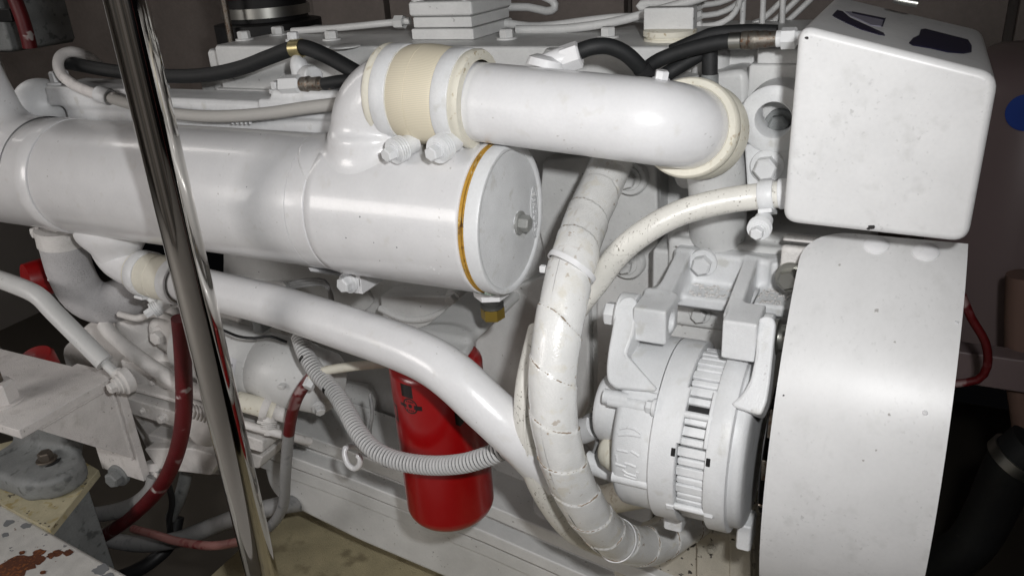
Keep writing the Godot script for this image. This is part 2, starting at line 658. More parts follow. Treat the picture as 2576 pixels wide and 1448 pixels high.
func make_materials() -> void:
	var peel := bump_tex(3, 512, 0.16, 2, 1.6)
	var cast := bump_tex(4, 512, 0.30, 3, 3.0)
	var speck := Color(0.30, 0.28, 0.27)
	var rust := Color(0.33, 0.19, 0.11)
	# fresh white paint: faint mottling, a few dark specks and smudges
	var w := mat("white", Color.WHITE, 0.30)
	tri_tex(w, paint_tex(512, Color(0.885, 0.885, 0.89), 0.02, [{s = 21, f = 0.09, t = 244.0, c = Color(0.55, 0.53, 0.51), w = 30.0}, {s = 22, f = 0.022, t = 182.0, c = Color(0.845, 0.84, 0.83), w = 60.0, o = 5}]), 3.1, peel, 0.12)
	w.clearcoat_enabled = true
	w.clearcoat = 0.35
	w.clearcoat_roughness = 0.12
	var bw := mat("box_white", Color.WHITE, 0.42)
	tri_tex(bw, paint_tex(512, Color(0.845, 0.845, 0.845), 0.02, [{s = 26, f = 0.10, t = 205.0, c = Color(0.64, 0.64, 0.635), w = 90.0, o = 6}, {s = 29, f = 0.03, t = 165.0, c = Color(0.80, 0.80, 0.797), w = 90.0, o = 6}]), 2.6, peel, 0.03)
	bw.clearcoat_enabled = true
	bw.clearcoat = 0.15
	bw.clearcoat_roughness = 0.3
	# rough painted castings with grime in the pits
	var cw := mat("cast", Color.WHITE, 0.42)
	tri_tex(cw, paint_tex(512, Color(0.86, 0.865, 0.87), 0.03, [{s = 24, f = 0.06, t = 240.0, c = Color(0.50, 0.48, 0.47), w = 40.0, o = 4}, {s = 25, f = 0.02, t = 178.0, c = Color(0.80, 0.80, 0.79), w = 60.0, o = 5}]), 3.7, cast, 0.22)
	var dw := mat("grimy", Color.WHITE, 0.55)
	tri_tex(dw, paint_tex(512, Color(0.84, 0.83, 0.82), 0.05, [{s = 31, f = 0.05, t = 215.0, c = Color(0.50, 0.48, 0.46), w = 50.0, o = 5}, {s = 32, f = 0.018, t = 170.0, c = Color(0.76, 0.75, 0.735), w = 70.0, o = 5}]), 3.3, cast, 0.4)
	var gl := mat("grimy_light", Color.WHITE, 0.5)
	tri_tex(gl, paint_tex(512, Color(0.86, 0.845, 0.835), 0.04, [{s = 34, f = 0.06, t = 215.0, c = Color(0.45, 0.43, 0.41), w = 40.0, o = 5}, {s = 35, f = 0.018, t = 170.0, c = Color(0.79, 0.775, 0.76), w = 70.0, o = 5}]), 3.0, cast, 0.5)
	var ov := mat("overspray", Color.WHITE, 0.85)
	tri_tex(ov, paint_tex(512, Color(0.74, 0.735, 0.74), 0.06, [{s = 33, f = 0.16, t = 190.0, c = Color(0.50, 0.49, 0.49), w = 50.0, o = 5}]), 4.3, cast, 0.8)
	var block := mat("block", Color.WHITE, 0.40)
	tri_tex(block, paint_tex(512, Color(0.81, 0.812, 0.808), 0.03, [{s = 41, f = 0.07, t = 228.0, c = Color(0.42, 0.41, 0.40), w = 40.0}]), 2.7, cast, 0.15)
	# cream silicone and rubber hoses
	var si := mat("silicone", Color(0.86, 0.80, 0.665), 0.62)
	var lines := Image.create(64, 64, false, Image.FORMAT_RGB8)
	for y in 64:
		for x in 64:
			var d := 0.5 + 0.5 * sin(TAU * x / 8.0)
			lines.set_pixel(x, y, Color(0.875, 0.84, 0.75) * (0.92 + 0.08 * d))
	si.albedo_color = Color.WHITE
	si.albedo_texture = ImageTexture.create_from_image(lines)
	si.uv1_scale = Vector3(22, 40, 1)
	var se := mat("silicone_plain", Color.WHITE, 0.6)
	tri_tex(se, paint_tex(256, Color(0.855, 0.84, 0.785), 0.03, [{s = 43, f = 0.08, t = 205.0, c = Color(0.62, 0.55, 0.42), w = 40.0}]), 5.0, peel, 0.3)
	var ch := mat("cream_hose", Color.WHITE, 0.34)
	tri_tex(ch, paint_tex(512, Color(0.86, 0.852, 0.825), 0.03, [{s = 44, f = 0.075, t = 214.0, c = Color(0.36, 0.33, 0.29), w = 6.0, o = 2}]), 5.0, peel, 0.25)
	var wr := mat("wrapped_hose", Color.WHITE, 0.25)
	tri_tex(wr, paint_tex(512, Color(0.885, 0.884, 0.876), 0.03, [{s = 46, f = 0.028, t = 216.0, c = Color(0.66, 0.60, 0.53), w = 7.0, o = 4}, {s = 47, f = 0.02, t = 172.0, c = Color(0.85, 0.835, 0.79), w = 40.0, o = 4}]), 4.1, cast, 0.35)
	wr.clearcoat_enabled = true
	wr.clearcoat = 0.5
	wr.clearcoat_roughness = 0.2
	var ts := mat("tape_seam", Color.WHITE, 0.7)
	tri_tex(ts, paint_tex(256, Color(0.55, 0.49, 0.42), 0.12, []), 9.0)
	var br := mat("braid", Color(0.78, 0.77, 0.75), 0.6)
	var bi := Image.create(64, 64, false, Image.FORMAT_RGB8)
	for y in 64:
		for x in 64:
			var d := 0.5 + 0.5 * sin(TAU * (x + y) / 16.0) * sin(TAU * (x - y) / 16.0)
			bi.set_pixel(x, y, Color(0.82, 0.81, 0.79) * (0.72 + 0.28 * d))
	br.albedo_color = Color.WHITE
	br.albedo_texture = ImageTexture.create_from_image(bi)
	br.uv1_scale = Vector3(5, 110, 1)
	var rub := mat("rubber", Color.WHITE, 0.62)
	tri_tex(rub, paint_tex(256, Color(0.10, 0.105, 0.11), 0.2, [{s = 51, f = 0.07, t = 205.0, c = Color(0.22, 0.22, 0.22), w = 40.0, o = 5}]), 6.0, cast, 0.3)
	# metals
	mat("chrome", Color(0.78, 0.77, 0.75), 0.06, 1.0)
	mat("zinc", Color(0.68, 0.68, 0.66), 0.38, 1.0)
	var st := mat("steel", Color.WHITE, 0.45, 0.8)
	tri_tex(st, paint_tex(256, Color(0.50, 0.48, 0.45), 0.15, [{s = 53, f = 0.06, t = 150.0, c = Color(0.38, 0.26, 0.18), w = 60.0, o = 5}]), 12.0, cast, 0.5)
	var cad := mat("cadmium", Color(0.72, 0.67, 0.50), 0.35, 0.85)
	cad.metallic_specular = 0.5
	var br2 := mat("brass", Color.WHITE, 0.35, 0.6)
	tri_tex(br2, paint_tex(256, Color(0.60, 0.50, 0.22), 0.12, [{s = 54, f = 0.06, t = 160.0, c = Color(0.38, 0.40, 0.28), w = 60.0, o = 4}]), 20.0)
	var bolt_grey := mat("worn_bolt", Color.WHITE, 0.4, 0.3)
	tri_tex(bolt_grey, paint_tex(256, Color(0.66, 0.66, 0.65), 0.1, [{s = 55, f = 0.08, t = 165.0, c = Color(0.36, 0.40, 0.38), w = 40.0, o = 4}]), 30.0, cast, 0.5)
	# rust-stained gasket edge of the heat exchanger
	var ga := mat("gasket", Color.WHITE, 0.75)
	tri_tex(ga, paint_tex(256, Color(0.72, 0.55, 0.20), 0.10, [{s = 56, f = 0.03, t = 172.0, c = Color(0.30, 0.19, 0.09), w = 60.0, o = 4}, {s = 57, f = 0.03, t = 175.0, c = Color(0.84, 0.78, 0.62), w = 40.0, o = 4}]), 9.0, cast, 0.5)
	var sealr := mat("verdigris", Color.WHITE, 0.6)
	tri_tex(sealr, paint_tex(256, Color(0.62, 0.72, 0.66), 0.08, [{s = 58, f = 0.05, t = 140.0, c = Color(0.84, 0.84, 0.80), w = 40.0, o = 4}]), 14.0, cast, 0.5)
	# reds
	mat("filter_red", Color(0.57, 0.012, 0.03), 0.32)
	mats.filter_red.clearcoat_enabled = true
	mats.filter_red.clearcoat = 0.5
	mats.filter_red.clearcoat_roughness = 0.15
	var rh := mat("red_hose", Color.WHITE, 0.5)
	tri_tex(rh, paint_tex(512, Color(0.35, 0.045, 0.07), 0.1, [{s = 61, f = 0.010, t = 205.0, c = Color(0.72, 0.70, 0.69), w = 14.0, o = 4}]), 2.9, peel, 0.3)
	var rc := mat("red_cable", Color.WHITE, 0.45)
	tri_tex(rc, paint_tex(256, Color(0.34, 0.045, 0.06), 0.1, [{s = 62, f = 0.02, t = 180.0, c = Color(0.66, 0.58, 0.57), w = 20.0, o = 4}]), 3.0, peel, 0.3)
	var gc := mat("grey_cable", Color.WHITE, 0.55)
	tri_tex(gc, paint_tex(256, Color(0.56, 0.56, 0.56), 0.06, [{s = 63, f = 0.03, t = 180.0, c = Color(0.36, 0.37, 0.38), w = 50.0, o = 4}]), 3.5, peel, 0.3)
	mat("red_plain", Color(0.55, 0.03, 0.04), 0.4)
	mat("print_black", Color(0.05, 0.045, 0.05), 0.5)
	mat("decal_blue", Color(0.085, 0.08, 0.20), 0.45)
	mat("decal_silver", Color(0.55, 0.54, 0.60), 0.4)
	mat("sticker_blue", Color(0.07, 0.25, 0.62), 0.5)
	mat("sticker_white", Color(0.80, 0.80, 0.82), 0.5)
	mat("marker_blue", Color(0.10, 0.16, 0.66), 0.6)
	# chipped and rusted steel of the engine bed
	var bed := mat("bed_paint", Color.WHITE, 0.6)
	tri_tex(bed, paint_tex(512, Color(0.78, 0.775, 0.76), 0.05, [{s = 71, f = 0.02, t = 228.0, c = Color(0.48, 0.48, 0.49), w = 8.0, o = 4}, {s = 72, f = 0.022, t = 236.0, c = rust, w = 8.0, o = 5}]), 4.6, cast, 0.5)
	var tan := mat("tan_paint", Color.WHITE, 0.65)
	tri_tex(tan, paint_tex(512, Color(0.72, 0.69, 0.58), 0.07, [{s = 73, f = 0.024, t = 206.0, c = Color(0.33, 0.30, 0.26), w = 8.0, o = 4}, {s = 74, f = 0.015, t = 160.0, c = Color(0.64, 0.57, 0.38), w = 60.0, o = 4}]), 4.2, cast, 0.6)
	var tl := mat("tan_light", Color.WHITE, 0.6)
	tri_tex(tl, paint_tex(512, Color(0.74, 0.72, 0.67), 0.05, [{s = 76, f = 0.03, t = 190.0, c = Color(0.22, 0.21, 0.20), w = 14.0, o = 5}]), 3.6, cast, 0.5)
	var ru := mat("rust", Color.WHITE, 0.85)
	tri_tex(ru, paint_tex(256, Color(0.36, 0.20, 0.12), 0.12, [{s = 77, f = 0.04, t = 150.0, c = Color(0.52, 0.30, 0.14), w = 50.0, o = 5}]), 12.0, cast, 0.8)
	mat("chip_dark", Color(0.16, 0.15, 0.15), 0.7)
	mat("chip_pale", Color(0.66, 0.65, 0.64), 0.7)
	mat("chip_grey", Color(0.47, 0.48, 0.49), 0.7)
	var pr := mat("pale_red", Color.WHITE, 0.5)
	tri_tex(pr, paint_tex(256, Color(0.60, 0.42, 0.40), 0.06, [{s = 78, f = 0.03, t = 165.0, c = Color(0.42, 0.10, 0.11), w = 40.0, o = 4}]), 4.0)
	var co := mat("conduit", Color(0.76, 0.76, 0.76), 0.5)
	var mg := mat("mount_grey", Color.WHITE, 0.6)
	tri_tex(mg, paint_tex(256, Color(0.52, 0.53, 0.53), 0.08, [{s = 75, f = 0.03, t = 170.0, c = Color(0.35, 0.36, 0.36), w = 60.0, o = 4}]), 5.0, cast, 0.6)
	# surroundings
	var fl := mat("resin_floor", Color.WHITE, 0.45)
	tri_tex(fl, paint_tex(512, Color(0.70, 0.66, 0.54), 0.06, [{s = 81, f = 0.012, t = 165.0, c = Color(0.56, 0.52, 0.42), w = 70.0, o = 5}, {s = 82, f = 0.05, t = 232.0, c = Color(0.30, 0.26, 0.22), w = 40.0, o = 4}]), 2.2, cast, 0.4)
	var wa := mat("brown_panel", Color.WHITE, 0.6)
	tri_tex(wa, paint_tex(256, Color(0.52, 0.485, 0.465), 0.06, []), 1.3, peel, 0.3)
	mat("cabin", Color(0.66, 0.64, 0.62), 0.7)
	mat("walkway", Color(0.68, 0.67, 0.66), 0.7)
	mat("bilge", Color(0.34, 0.32, 0.29), 0.6)
	mat("black", Color(0.035, 0.035, 0.04), 0.6)
	mat("dark_grey", Color(0.14, 0.14, 0.145), 0.5)
	mat("machine_grey", Color(0.38, 0.37, 0.36), 0.5)
	mat("pale_pink", Color(0.50, 0.44, 0.44), 0.35)
	mat("brown_pipe", Color(0.50, 0.40, 0.36), 0.5)
	mat("thread", Color(0.34, 0.34, 0.33), 0.5, 0.6)

# ---------------------------------------------------------------- camera and light
func _ready() -> void:
	rng.seed = 7
	var cam := Camera3D.new()
	cam.transform = Transform3D(view_basis.orthonormalized(), CAM)
	cam.fov = rad_to_deg(2.0 * atan(724.0 / F))
	cam.near = 0.02
	cam.far = 40.0
	add_child(cam)
	cam.current = true
	var we := WorldEnvironment.new()
	var env := Environment.new()
	env.background_mode = Environment.BG_COLOR
	env.background_color = Color(0.02, 0.02, 0.022)
	env.tonemap_mode = Environment.TONE_MAPPER_LINEAR
	env.tonemap_exposure = 0.84
	env.sdfgi_enabled = true
	env.ssao_enabled = true
	env.ssil_enabled = true
	we.environment = env
	add_child(we)
	# the camera's own flash, just above and right of the lens
	var flash := SpotLight3D.new()
	flash.name = "camera_flash"
	var fp := CAM + view_basis * Vector3(0.085, 0.085, 0.0)
	flash.light_energy = 0.85
	flash.light_color = Color(1.0, 1.0, 1.0)
	flash.light_size = 0.02
	flash.spot_range = 12.0
	flash.spot_attenuation = 2.0
	flash.spot_angle = 56.0
	flash.spot_angle_attenuation = 1.0
	flash.shadow_enabled = true
	add_child(flash)
	flash.look_at_from_position(fp, P(1000, 640, 0.0))
	make_materials()
	make_bolt_meshes()
	lamp_or_fill(Vector3(-2.7, 2.05, -0.2), Vector3(0.80, -0.58, 0.10), Vector2(0.16, 1.1), 0.28, "slim lamp on the bulkhead beyond the rear of the engine")
	lamp_or_fill(Vector3(-2.0, 1.45, 1.85), Vector3(0.36, -0.46, -1.0), Vector2(0.9, 0.6), 1.8, "wide unseen fill lamp added across the aisle to brighten the engine front")  # added frontal fill light, no such lamp is known there
	lamp_or_fill(Vector3(0.6, 2.2, 1.9), Vector3(0.0, -1.0, 0.9), Vector2(3.4, 0.2), 1.1, "long unseen lamp added to brighten the cabin wall mirrored in the pole")  # added so the wall behind the camera mirrors brighter in the pole
	build_surroundings()
	build_block()
	build_top()
	build_heat_exchanger()
	build_upper_pipe()
	build_lower_pipe()
	build_hoses()
	build_front()
	build_alternator()
	build_filter()
	build_rear()
	build_cables()
	build_pole()
	settle()

func lamp_or_fill(at: Vector3, dirv: Vector3, size: Vector2, energy: float, label: String) -> void:
	var t := thing("lamp_or_fill", label, "lamp")
	var f := Sdf.frame(at, at + dirv)
	part(t, G.new().box(Transform3D(f.basis, at), Vector3(size.x + 0.06, size.y + 0.06, 0.06), 0.005), "housing", mats.white)
	var em := mat("lamp_glow", Color(0.9, 0.88, 0.86), 0.5)
	em.emission_enabled = true
	em.emission = Color(1.0, 0.98, 0.965)
	em.emission_energy_multiplier = 1.0
	part(t, G.new().box(Transform3D(f.basis, at + f.basis.z * 0.035), Vector3(size.x, size.y, 0.01), 0.002), "diffuser", em)
	var l := AreaLight3D.new()
	l.name = "lamp_light"
	l.area_size = size
	l.light_energy = energy
	l.light_color = Color(1.0, 0.98, 0.965)
	l.shadow_enabled = true
	t.add_child(l)
	l.transform = Transform3D(Basis(-f.basis.x, f.basis.y, -f.basis.z), at + f.basis.z * 0.045)

func px_quad(pts: Array, z: float) -> Array:
	var o := []
	for q in pts:
		o.append(P(q[0], q[1], z))
	return o
# polygon of photo pixels on the plane z, pushed back by depth
func plate(g: G, pts: Array, z: float, depth: float, bev := 0.003, round_r := 0.004) -> G:
	var l := []
	for q in pts:
		var w := P(q[0], q[1], z)
		l.append(Vector2(w.x, w.y))
	return g.prism(rounded(l, maxf(round_r, bev * 1.8), 3), Transform3D(Basis(), Vector3(0, 0, z)), depth, bev, 3)
func ztube(list: Array, rad, step := 0.012, seg := 20, caps := true) -> G:
	return G.new().tube(smooth_path(path(list), step), rad, seg, caps)
# hose clamp: band round an axis, with its worm barrel and hex screw hanging at an angle
func clamp_ring(label: String, c: Vector3, axis: Vector3, r: float, width: float, out_dir: Vector3, screw_dir: Vector3, barrel: float, m: Material, slots := false, group := "", barrel_at = null, rings := 4) -> Node3D:
	var t := thing("hose_clamp", label, "clamp", group)
	axis = axis.normalized()
	var w := width * 0.5
	part(t, G.new().lathe([Vector2(-w, r - 0.002), Vector2(-w, r + 0.0012), Vector2(-w + 0.0008, r + 0.0018), Vector2(w - 0.0008, r + 0.0018), Vector2(w, r + 0.0012), Vector2(w, r - 0.002)], c, axis, 56), "band", m)
	var band: Node3D = t.get_child(0)
	out_dir = (out_dir - axis * out_dir.dot(axis)).normalized()
	screw_dir = screw_dir.normalized()
	var o: Vector3 = c + out_dir * (r + barrel * 0.9)
	if barrel_at != null:
		o = barrel_at
	# saddle between band and barrel
	var sad := Transform3D(Basis(axis, out_dir, axis.cross(out_dir)), c + out_dir * (r + 0.0025))
	part(t, G.new().box(sad, Vector3(width * 0.95, 0.005, barrel * 2.4), 0.001), "saddle", m)
	var foot := c + out_dir * r
	part(t, G.new().tube(PackedVector3Array([foot, foot.lerp(o, 0.5), o - screw_dir * barrel * 0.6]), barrel * 0.42, 12), "neck", m)
	var prof := [Vector2(-barrel * 1.3, 0.0), Vector2(-barrel * 1.3, barrel * 0.8), Vector2(-barrel * 0.1, barrel * 0.8)]
	var x := -barrel * 0.1
	for k in rings:
		prof.append_array([Vector2(x, barrel), Vector2(x + barrel * 0.12, barrel * 1.03), Vector2(x + barrel * 0.2, barrel * 0.98), Vector2(x + barrel * 0.2, barrel * 0.8), Vector2(x + barrel * 0.25, barrel * 0.8)])
		x += barrel * 0.25
	prof.append_array([Vector2(x, barrel * 0.62), Vector2(x + barrel * 0.12, barrel * 0.6), Vector2(x + barrel * 0.12, 0.0)])
	var bar := part(t, G.new().lathe(prof, o, screw_dir, 28), "screw_barrel", m)
	hexnut(bar, o + screw_dir * (x + barrel * 0.1), screw_dir, barrel * 0.98, m, "screw_head", 0.5)
	if slots:
		for k in 6:
			var ang := -0.30 - 0.055 * k * 0.05 / r
			var od := out_dir.rotated(axis, ang * signf(axis.cross(out_dir).dot(Vector3.BACK)) * -1.0 * (-1.0))
			var tn := axis.cross(od)
			part(band, G.new().box(Transform3D(Basis((axis + tn * 0.18).normalized(), od, tn), c + od * (r + 0.0018)), Vector3(width * 0.55, 0.0012, 0.0016), 0.0004), "band_slot", mats.worn_bolt)
	return t

# ---------------------------------------------------------------- surroundings
func build_surroundings() -> void:
	structure("floor", G.new().slab(Vector3(-1.10, -0.02, -2.2), Vector3(0.02, 0.10, 2.2), 0.0), mats.resin_floor)
	structure("bilge", G.new().slab(Vector3(-0.02, -0.62, -2.2), Vector3(3.5, -0.5, 2.2), 0.0), mats.bilge)
	structure("bilge", G.new().slab(Vector3(-4.6, -0.62, -2.2), Vector3(-1.06, -0.5, 2.2), 0.0), mats.bilge)
	structure("walkway", G.new().slab(Vector3(-4.0, 0.1, 0.42), Vector3(2.5, 0.22, 2.2), 0.0), mats.walkway)
	structure("cabin_end_wall", G.new().slab(Vector3(-4.0, -0.5, -1.8), Vector3(-4.05, 2.4, 2.2), 0.0), mats.cabin)
	structure("cabin_wall", G.new().slab(Vector3(-4.0, 0.1, 2.2), Vector3(2.5, 2.4, 2.25), 0.0), mats.cabin)
	for k in 7:  # unseen panels added in alternating tones so the chrome pole mirrors streaks
		var wp := thing("streak_panel", ["pale unseen panel added for the streaks in the chrome pole", "grey unseen panel added for the streaks in the chrome pole"][k % 2], "panel", "unseen panels added for the pole reflection")
		part(wp, G.new().slab(Vector3(-3.9 + k * 0.8, 0.25, 2.16), Vector3(-3.9 + k * 0.8 + [0.5, 0.25][k % 2], 2.3, 2.19), 0.004), "board", [mats.grimy_light, mats.mount_grey][k % 2])
	# brown wall panels behind the engine, with dark gaps between them
	var back := thing("panel_wall", "wall of dull brown panels with black gaps behind the engine", "wall")
	var cuts := [-2.9, P(972, 20, -1.7).x, P(1580, 20, -1.7).x, P(2548, 40, -1.7).x, 3.0]
	for k in cuts.size() - 1:
		if k == 0:
			continue
		part(back, G.new().slab(Vector3(cuts[k] + 0.012, 0.1, -1.7), Vector3(cuts[k + 1] - 0.012, 2.2, -1.74), 0.003), "panel", mats.brown_panel)
	part(back, G.new().slab(Vector3(P(785, 20, -1.7).x, 0.1, -1.702), Vector3(cuts[1] - 0.012, 2.2, -1.74), 0.003), "panel", mats.brown_panel)
	part(back, G.new().slab(Vector3(-4.6, 0.1, -1.78), Vector3(3.5, 2.2, -1.82), 0.0), "backing", mats.brown_panel)
	# dark machine far behind the rear of the engine
	var dm := thing("dark_machine", "black machine with a shiny metal ring in the dark behind the engine", "machine")
	var dc := P(665, 0, -0.85)
	part(dm, G.new().lathe([Vector2(0.1 - dc.y, 0.0), Vector2(0.1 - dc.y, 0.13), Vector2(-0.05, 0.13), Vector2(-0.045, 0.10), Vector2(0.12, 0.10), Vector2(0.12, 0.0)], dc, Vector3.UP, 40), "body", mats.black)
	part(dm, G.new().lathe([Vector2(-0.035, 0.1), Vector2(-0.035, 0.106), Vector2(-0.012, 0.106), Vector2(-0.012, 0.1)], dc, Vector3.UP, 40), "metal_ring", mats.zinc)
	part(dm, G.new().lathe([Vector2(0.01, 0.1), Vector2(0.01, 0.105), Vector2(0.05, 0.105), Vector2(0.05, 0.1)], dc, Vector3.UP, 40), "red_band", mats.red_hose)
	var tp := thing("thin_pipe", "thin dull metal pipe standing in the dark behind the engine", "pipe")
	part(tp, G.new().tube(PackedVector3Array([P(552, -60, -0.7), P(572, 120, -0.7) - Vector3(0, 0.9, 0)]), 0.008, 12), "pipe", mats.steel)
	# what shows at the far left
	var rs := thing("red_strap", "red strap hanging beside a white locker in the dark", "strap")
	part(rs, ztube([[20, -40, -0.5], [45, 20, -0.5], [62, 70, -0.5], [75, 120, -0.5]], 0.016, 0.03, 12), "strap", mats.red_hose)
	var lk := thing("white_locker", "pale grey locker corner in the dark behind the red strap", "locker")
	part(lk, G.new().slab(P(-200, -120, -0.6), P(28, 132, -0.6) - Vector3(0, 0, 0.2), 0.01), "body", mats.mount_grey)
	part(lk, G.new().slab(P(-200, 28, -0.59), P(30, 55, -0.59) - Vector3(0, 0, 0.02), 0.003), "black_strip", mats.black)
	# right edge: neighbouring machine in shade
	var nb := thing("pale_tank", "pale rounded tank with a round blue sticker beyond the white box cover", "tank")
	var tc := P(2610, 300, -0.9)
	part(nb, G.new().lathe([Vector2(-0.40, 0.0), Vector2(-0.40, 0.14), Vector2(-0.39, 0.15), Vector2(0.06, 0.15), Vector2(0.10, 0.13), Vector2(0.125, 0.09), Vector2(0.135, 0.0)], tc, Vector3.UP, 36), "body", mats.pale_pink)
	var sx := P(2566, 300, -0.317)
	part(nb, G.new().lathe([Vector2(0.0, 0.0), Vector2(0.0, 0.030), Vector2(0.002, 0.030), Vector2(0.002, 0.012)], PV(2584, 282, tc, 0.15) + (PV(2584, 282, tc, 0.15) - tc) * Vector3(1, 0, 1) * 0.02, (PV(2584, 282, tc, 0.15) - tc) * Vector3(1, 0, 1), 32), "blue_sticker", mats.sticker_blue)
	var sh := thing("shelf_board", "dull pink board low behind the belt guard", "board")
	part(sh, G.new().slab(P(2390, 880, -0.5), P(2700, 1010, -0.5) - Vector3(0, 0, 0.04), 0.004), "board", mats.pale_pink)
	var pp := thing("brown_pipe", "dull brown pipe rising at the right behind the belt guard", "pipe")
	part(pp, ztube([[2575, 690, -0.55], [2570, 800, -0.55], [2572, 950, -0.55], [2590, 1100, -0.55]], 0.023, 0.03, 16), "pipe", mats.brown_pipe)
	var rh := thing("thin_red_hose", "thin dark red hose curving behind the belt guard", "hose")
	part(rh, ztube([[2420, 740, -0.3], [2445, 800, -0.3], [2480, 860, -0.3], [2485, 920, -0.3], [2460, 955, -0.3], [2400, 965, -0.3]], 0.0055, 0.015, 12), "hose", mats.red_cable)
	var dh := thing("dark_hose", "dark rubber hose with a bright clamp in the shade beside the belt guard", "hose")
	part(dh, ztube([[2600, 1120, -0.40], [2560, 1150, -0.40], [2530, 1200, -0.41], [2490, 1290, -0.43], [2440, 1370, -0.44], [2360, 1420, -0.46]], 0.036, 0.02, 20), "hose", mats.rubber)
	part(dh, G.new().lathe([Vector2(-0.008, 0.036), Vector2(-0.008, 0.040), Vector2(0.008, 0.040), Vector2(0.008, 0.036)], P(2555, 1152, -0.40), P(2600, 1120, -0.40) - P(2545, 1165, -0.40), 32), "clamp_band", mats.zinc)

# ---------------------------------------------------------------- engine block
func build_block() -> void:
	var t := thing("engine_block", "grey-white painted engine block with its head, gear housing and oil pan", "engine")
	var zb := -0.20
	# crankcase between the exchanger and the pan
	var xl := P(560, 700, zb).x
	var xg := P(952, 800, zb).x
	part(t, G.new().slab(Vector3(xl, 0.38, zb - 0.04), Vector3(-0.22, 1.0, -0.55), 0.006), "crankcase", mats.block)
	# upper deck under the rocker cover
	part(t, G.new().slab(Vector3(xl + 0.04, 0.93, zb - 0.03), Vector3(-0.1, 1.045, -0.5), 0.006), "cylinder_head", mats.block)
	# gear housing: flat faces to the right of the crankcase
	var gh := part(t, plate(G.new(), [[952, 742], [1190, 745], [1500, 330], [1660, 300], [1660, 900], [1640, 1320], [1240, 1270], [1190, 1040], [985, 960]], zb, 0.2, 0.005, 0.01), "gear_housing", mats.block)
	part(t, plate(G.new(), [[1190, 760], [1375, 690], [1480, 760], [1484, 1020], [1440, 1100], [1215, 1040], [1195, 900]], zb + 0.016, 0.03, 0.004, 0.006), "side_cover", mats.block)
	part(t, plate(G.new(), [[1365, 400], [1650, 380], [1655, 560], [1600, 640], [1380, 690], [1350, 560]], zb + 0.010, 0.03, 0.004, 0.006), "upper_cover", mats.block)
	# curved ridge on the housing
	part(t, ztube([[955, 775, zb], [1010, 800, zb], [1065, 803, zb], [1125, 780, zb], [1160, 755, zb]], 0.006, 0.012, 12), "cast_ridge", mats.block)
	part(t, ztube([[1050, 850, zb], [1110, 838, zb], [1165, 815, zb]], 0.005, 0.012, 12), "cast_ridge", mats.block)
	# recessed block face behind starter, with mounting step
	part(t, plate(G.new(), [[1500, 560], [1655, 560], [1660, 900], [1500, 1000]], zb + 0.006, 0.03, 0.004, 0.006), "front_plate", mats.block)
	for q in [[1141, 750, 0.014], [1145, 790, 0.017], [1186, 838, 0.014]]:
		var b := P(q[0], q[1], zb + 0.012)
		var bo := part(t, G.new().lathe([Vector2(-0.02, 0.0), Vector2(-0.02, q[2] * 1.15), Vector2(-0.002, q[2] * 1.1), Vector2(0.0, q[2]), Vector2(0.0, 0.0)], b, Vector3.BACK, 24), "bolt_boss", mats.block)
		bolt(bo, b, Vector3.BACK, q[2] * 1.15, mats.block)
	for q in [[1582, 448, 0.020], [1575, 662, 0.020], [1213, 1088, 0.014], [1228, 1196, 0.015], [1330, 1288, 0.015], [1290, 1310, 0.015]]:
		var b := P(q[0], q[1], zb + 0.018)
		var bo := part(t, G.new().lathe([Vector2(-0.02, 0.0), Vector2(-0.02, q[2] * 1.3), Vector2(-0.003, q[2] * 1.25), Vector2(0.0, q[2] * 1.1), Vector2(0.0, 0.0)], b, Vector3.BACK, 24), "bolt_boss", mats.block)
		bolt(bo, b, Vector3.BACK, q[2], mats.block)
	# lower front housing under the hoses
	part(t, plate(G.new(), [[1215, 1060], [1440, 1100], [1530, 1200], [1480, 1330], [1350, 1320], [1250, 1240]], zb + 0.014, 0.05, 0.005, 0.01), "lower_cover", mats.block)
	part(t, G.new().lathe([Vector2(0.0, 0.0), Vector2(0.0, 0.022), Vector2(0.02, 0.026), Vector2(0.06, 0.026), Vector2(0.06, 0.0)], P(1385, 1318, -0.15), Vector3.UP, 24), "drain_boss", mats.block)
	# pan rail and oil pan: stepped flanges that fall towards the front
	var rail := [[610, 1040], [860, 1128], [1210, 1262], [1700, 1470]]
	var steps := [["rail_top", 0, 26, -0.105], ["rail_web", 26, 62, -0.125], ["pan_flange", 60, 84, -0.095], ["pan_lip", 84, 112, -0.11]]
	for s in steps:
		var poly := []
		for q in rail:
			poly.append([q[0] + s[1] * 0.12, q[1] + s[1] * (1.0 + q[0] * 0.0002)])
		for k in range(rail.size() - 1, -1, -1):
			poly.append([rail[k][0] + s[2] * 0.12, rail[k][1] + s[2] * (1.0 + rail[k][0] * 0.0002)])
		part(t, plate(G.new(), poly, s[3], 0.12, 0.003, 0.003), s[0], mats.block)
	part(t, plate(G.new(), [[655, 1160], [870, 1245], [1220, 1388], [1740, 1600], [1700, 1760], [1150, 1470], [905, 1365], [700, 1262], [672, 1225]], -0.115, 0.3, 0.012, 0.012), "oil_pan", mats.block)
	# raised pads on the crankcase
	part(t, plate(G.new(), [[850, 960], [925, 975], [945, 1010], [925, 1120], [850, 1100]], zb - 0.028, 0.03, 0.003, 0.01), "crankcase_pad", mats.block)
	part(t, plate(G.new(), [[560, 600], [900, 690], [940, 760], [900, 800], [560, 720]], zb - 0.034, 0.01, 0.003, 0.006), "upper_pad", mats.block)
	# narrow front casting right of the gear housing
	part(t, plate(G.new(), [[1668, 560], [1712, 560], [1712, 900], [1668, 900]], zb - 0.02, 0.1, 0.004, 0.004), "front_casting", mats.block)
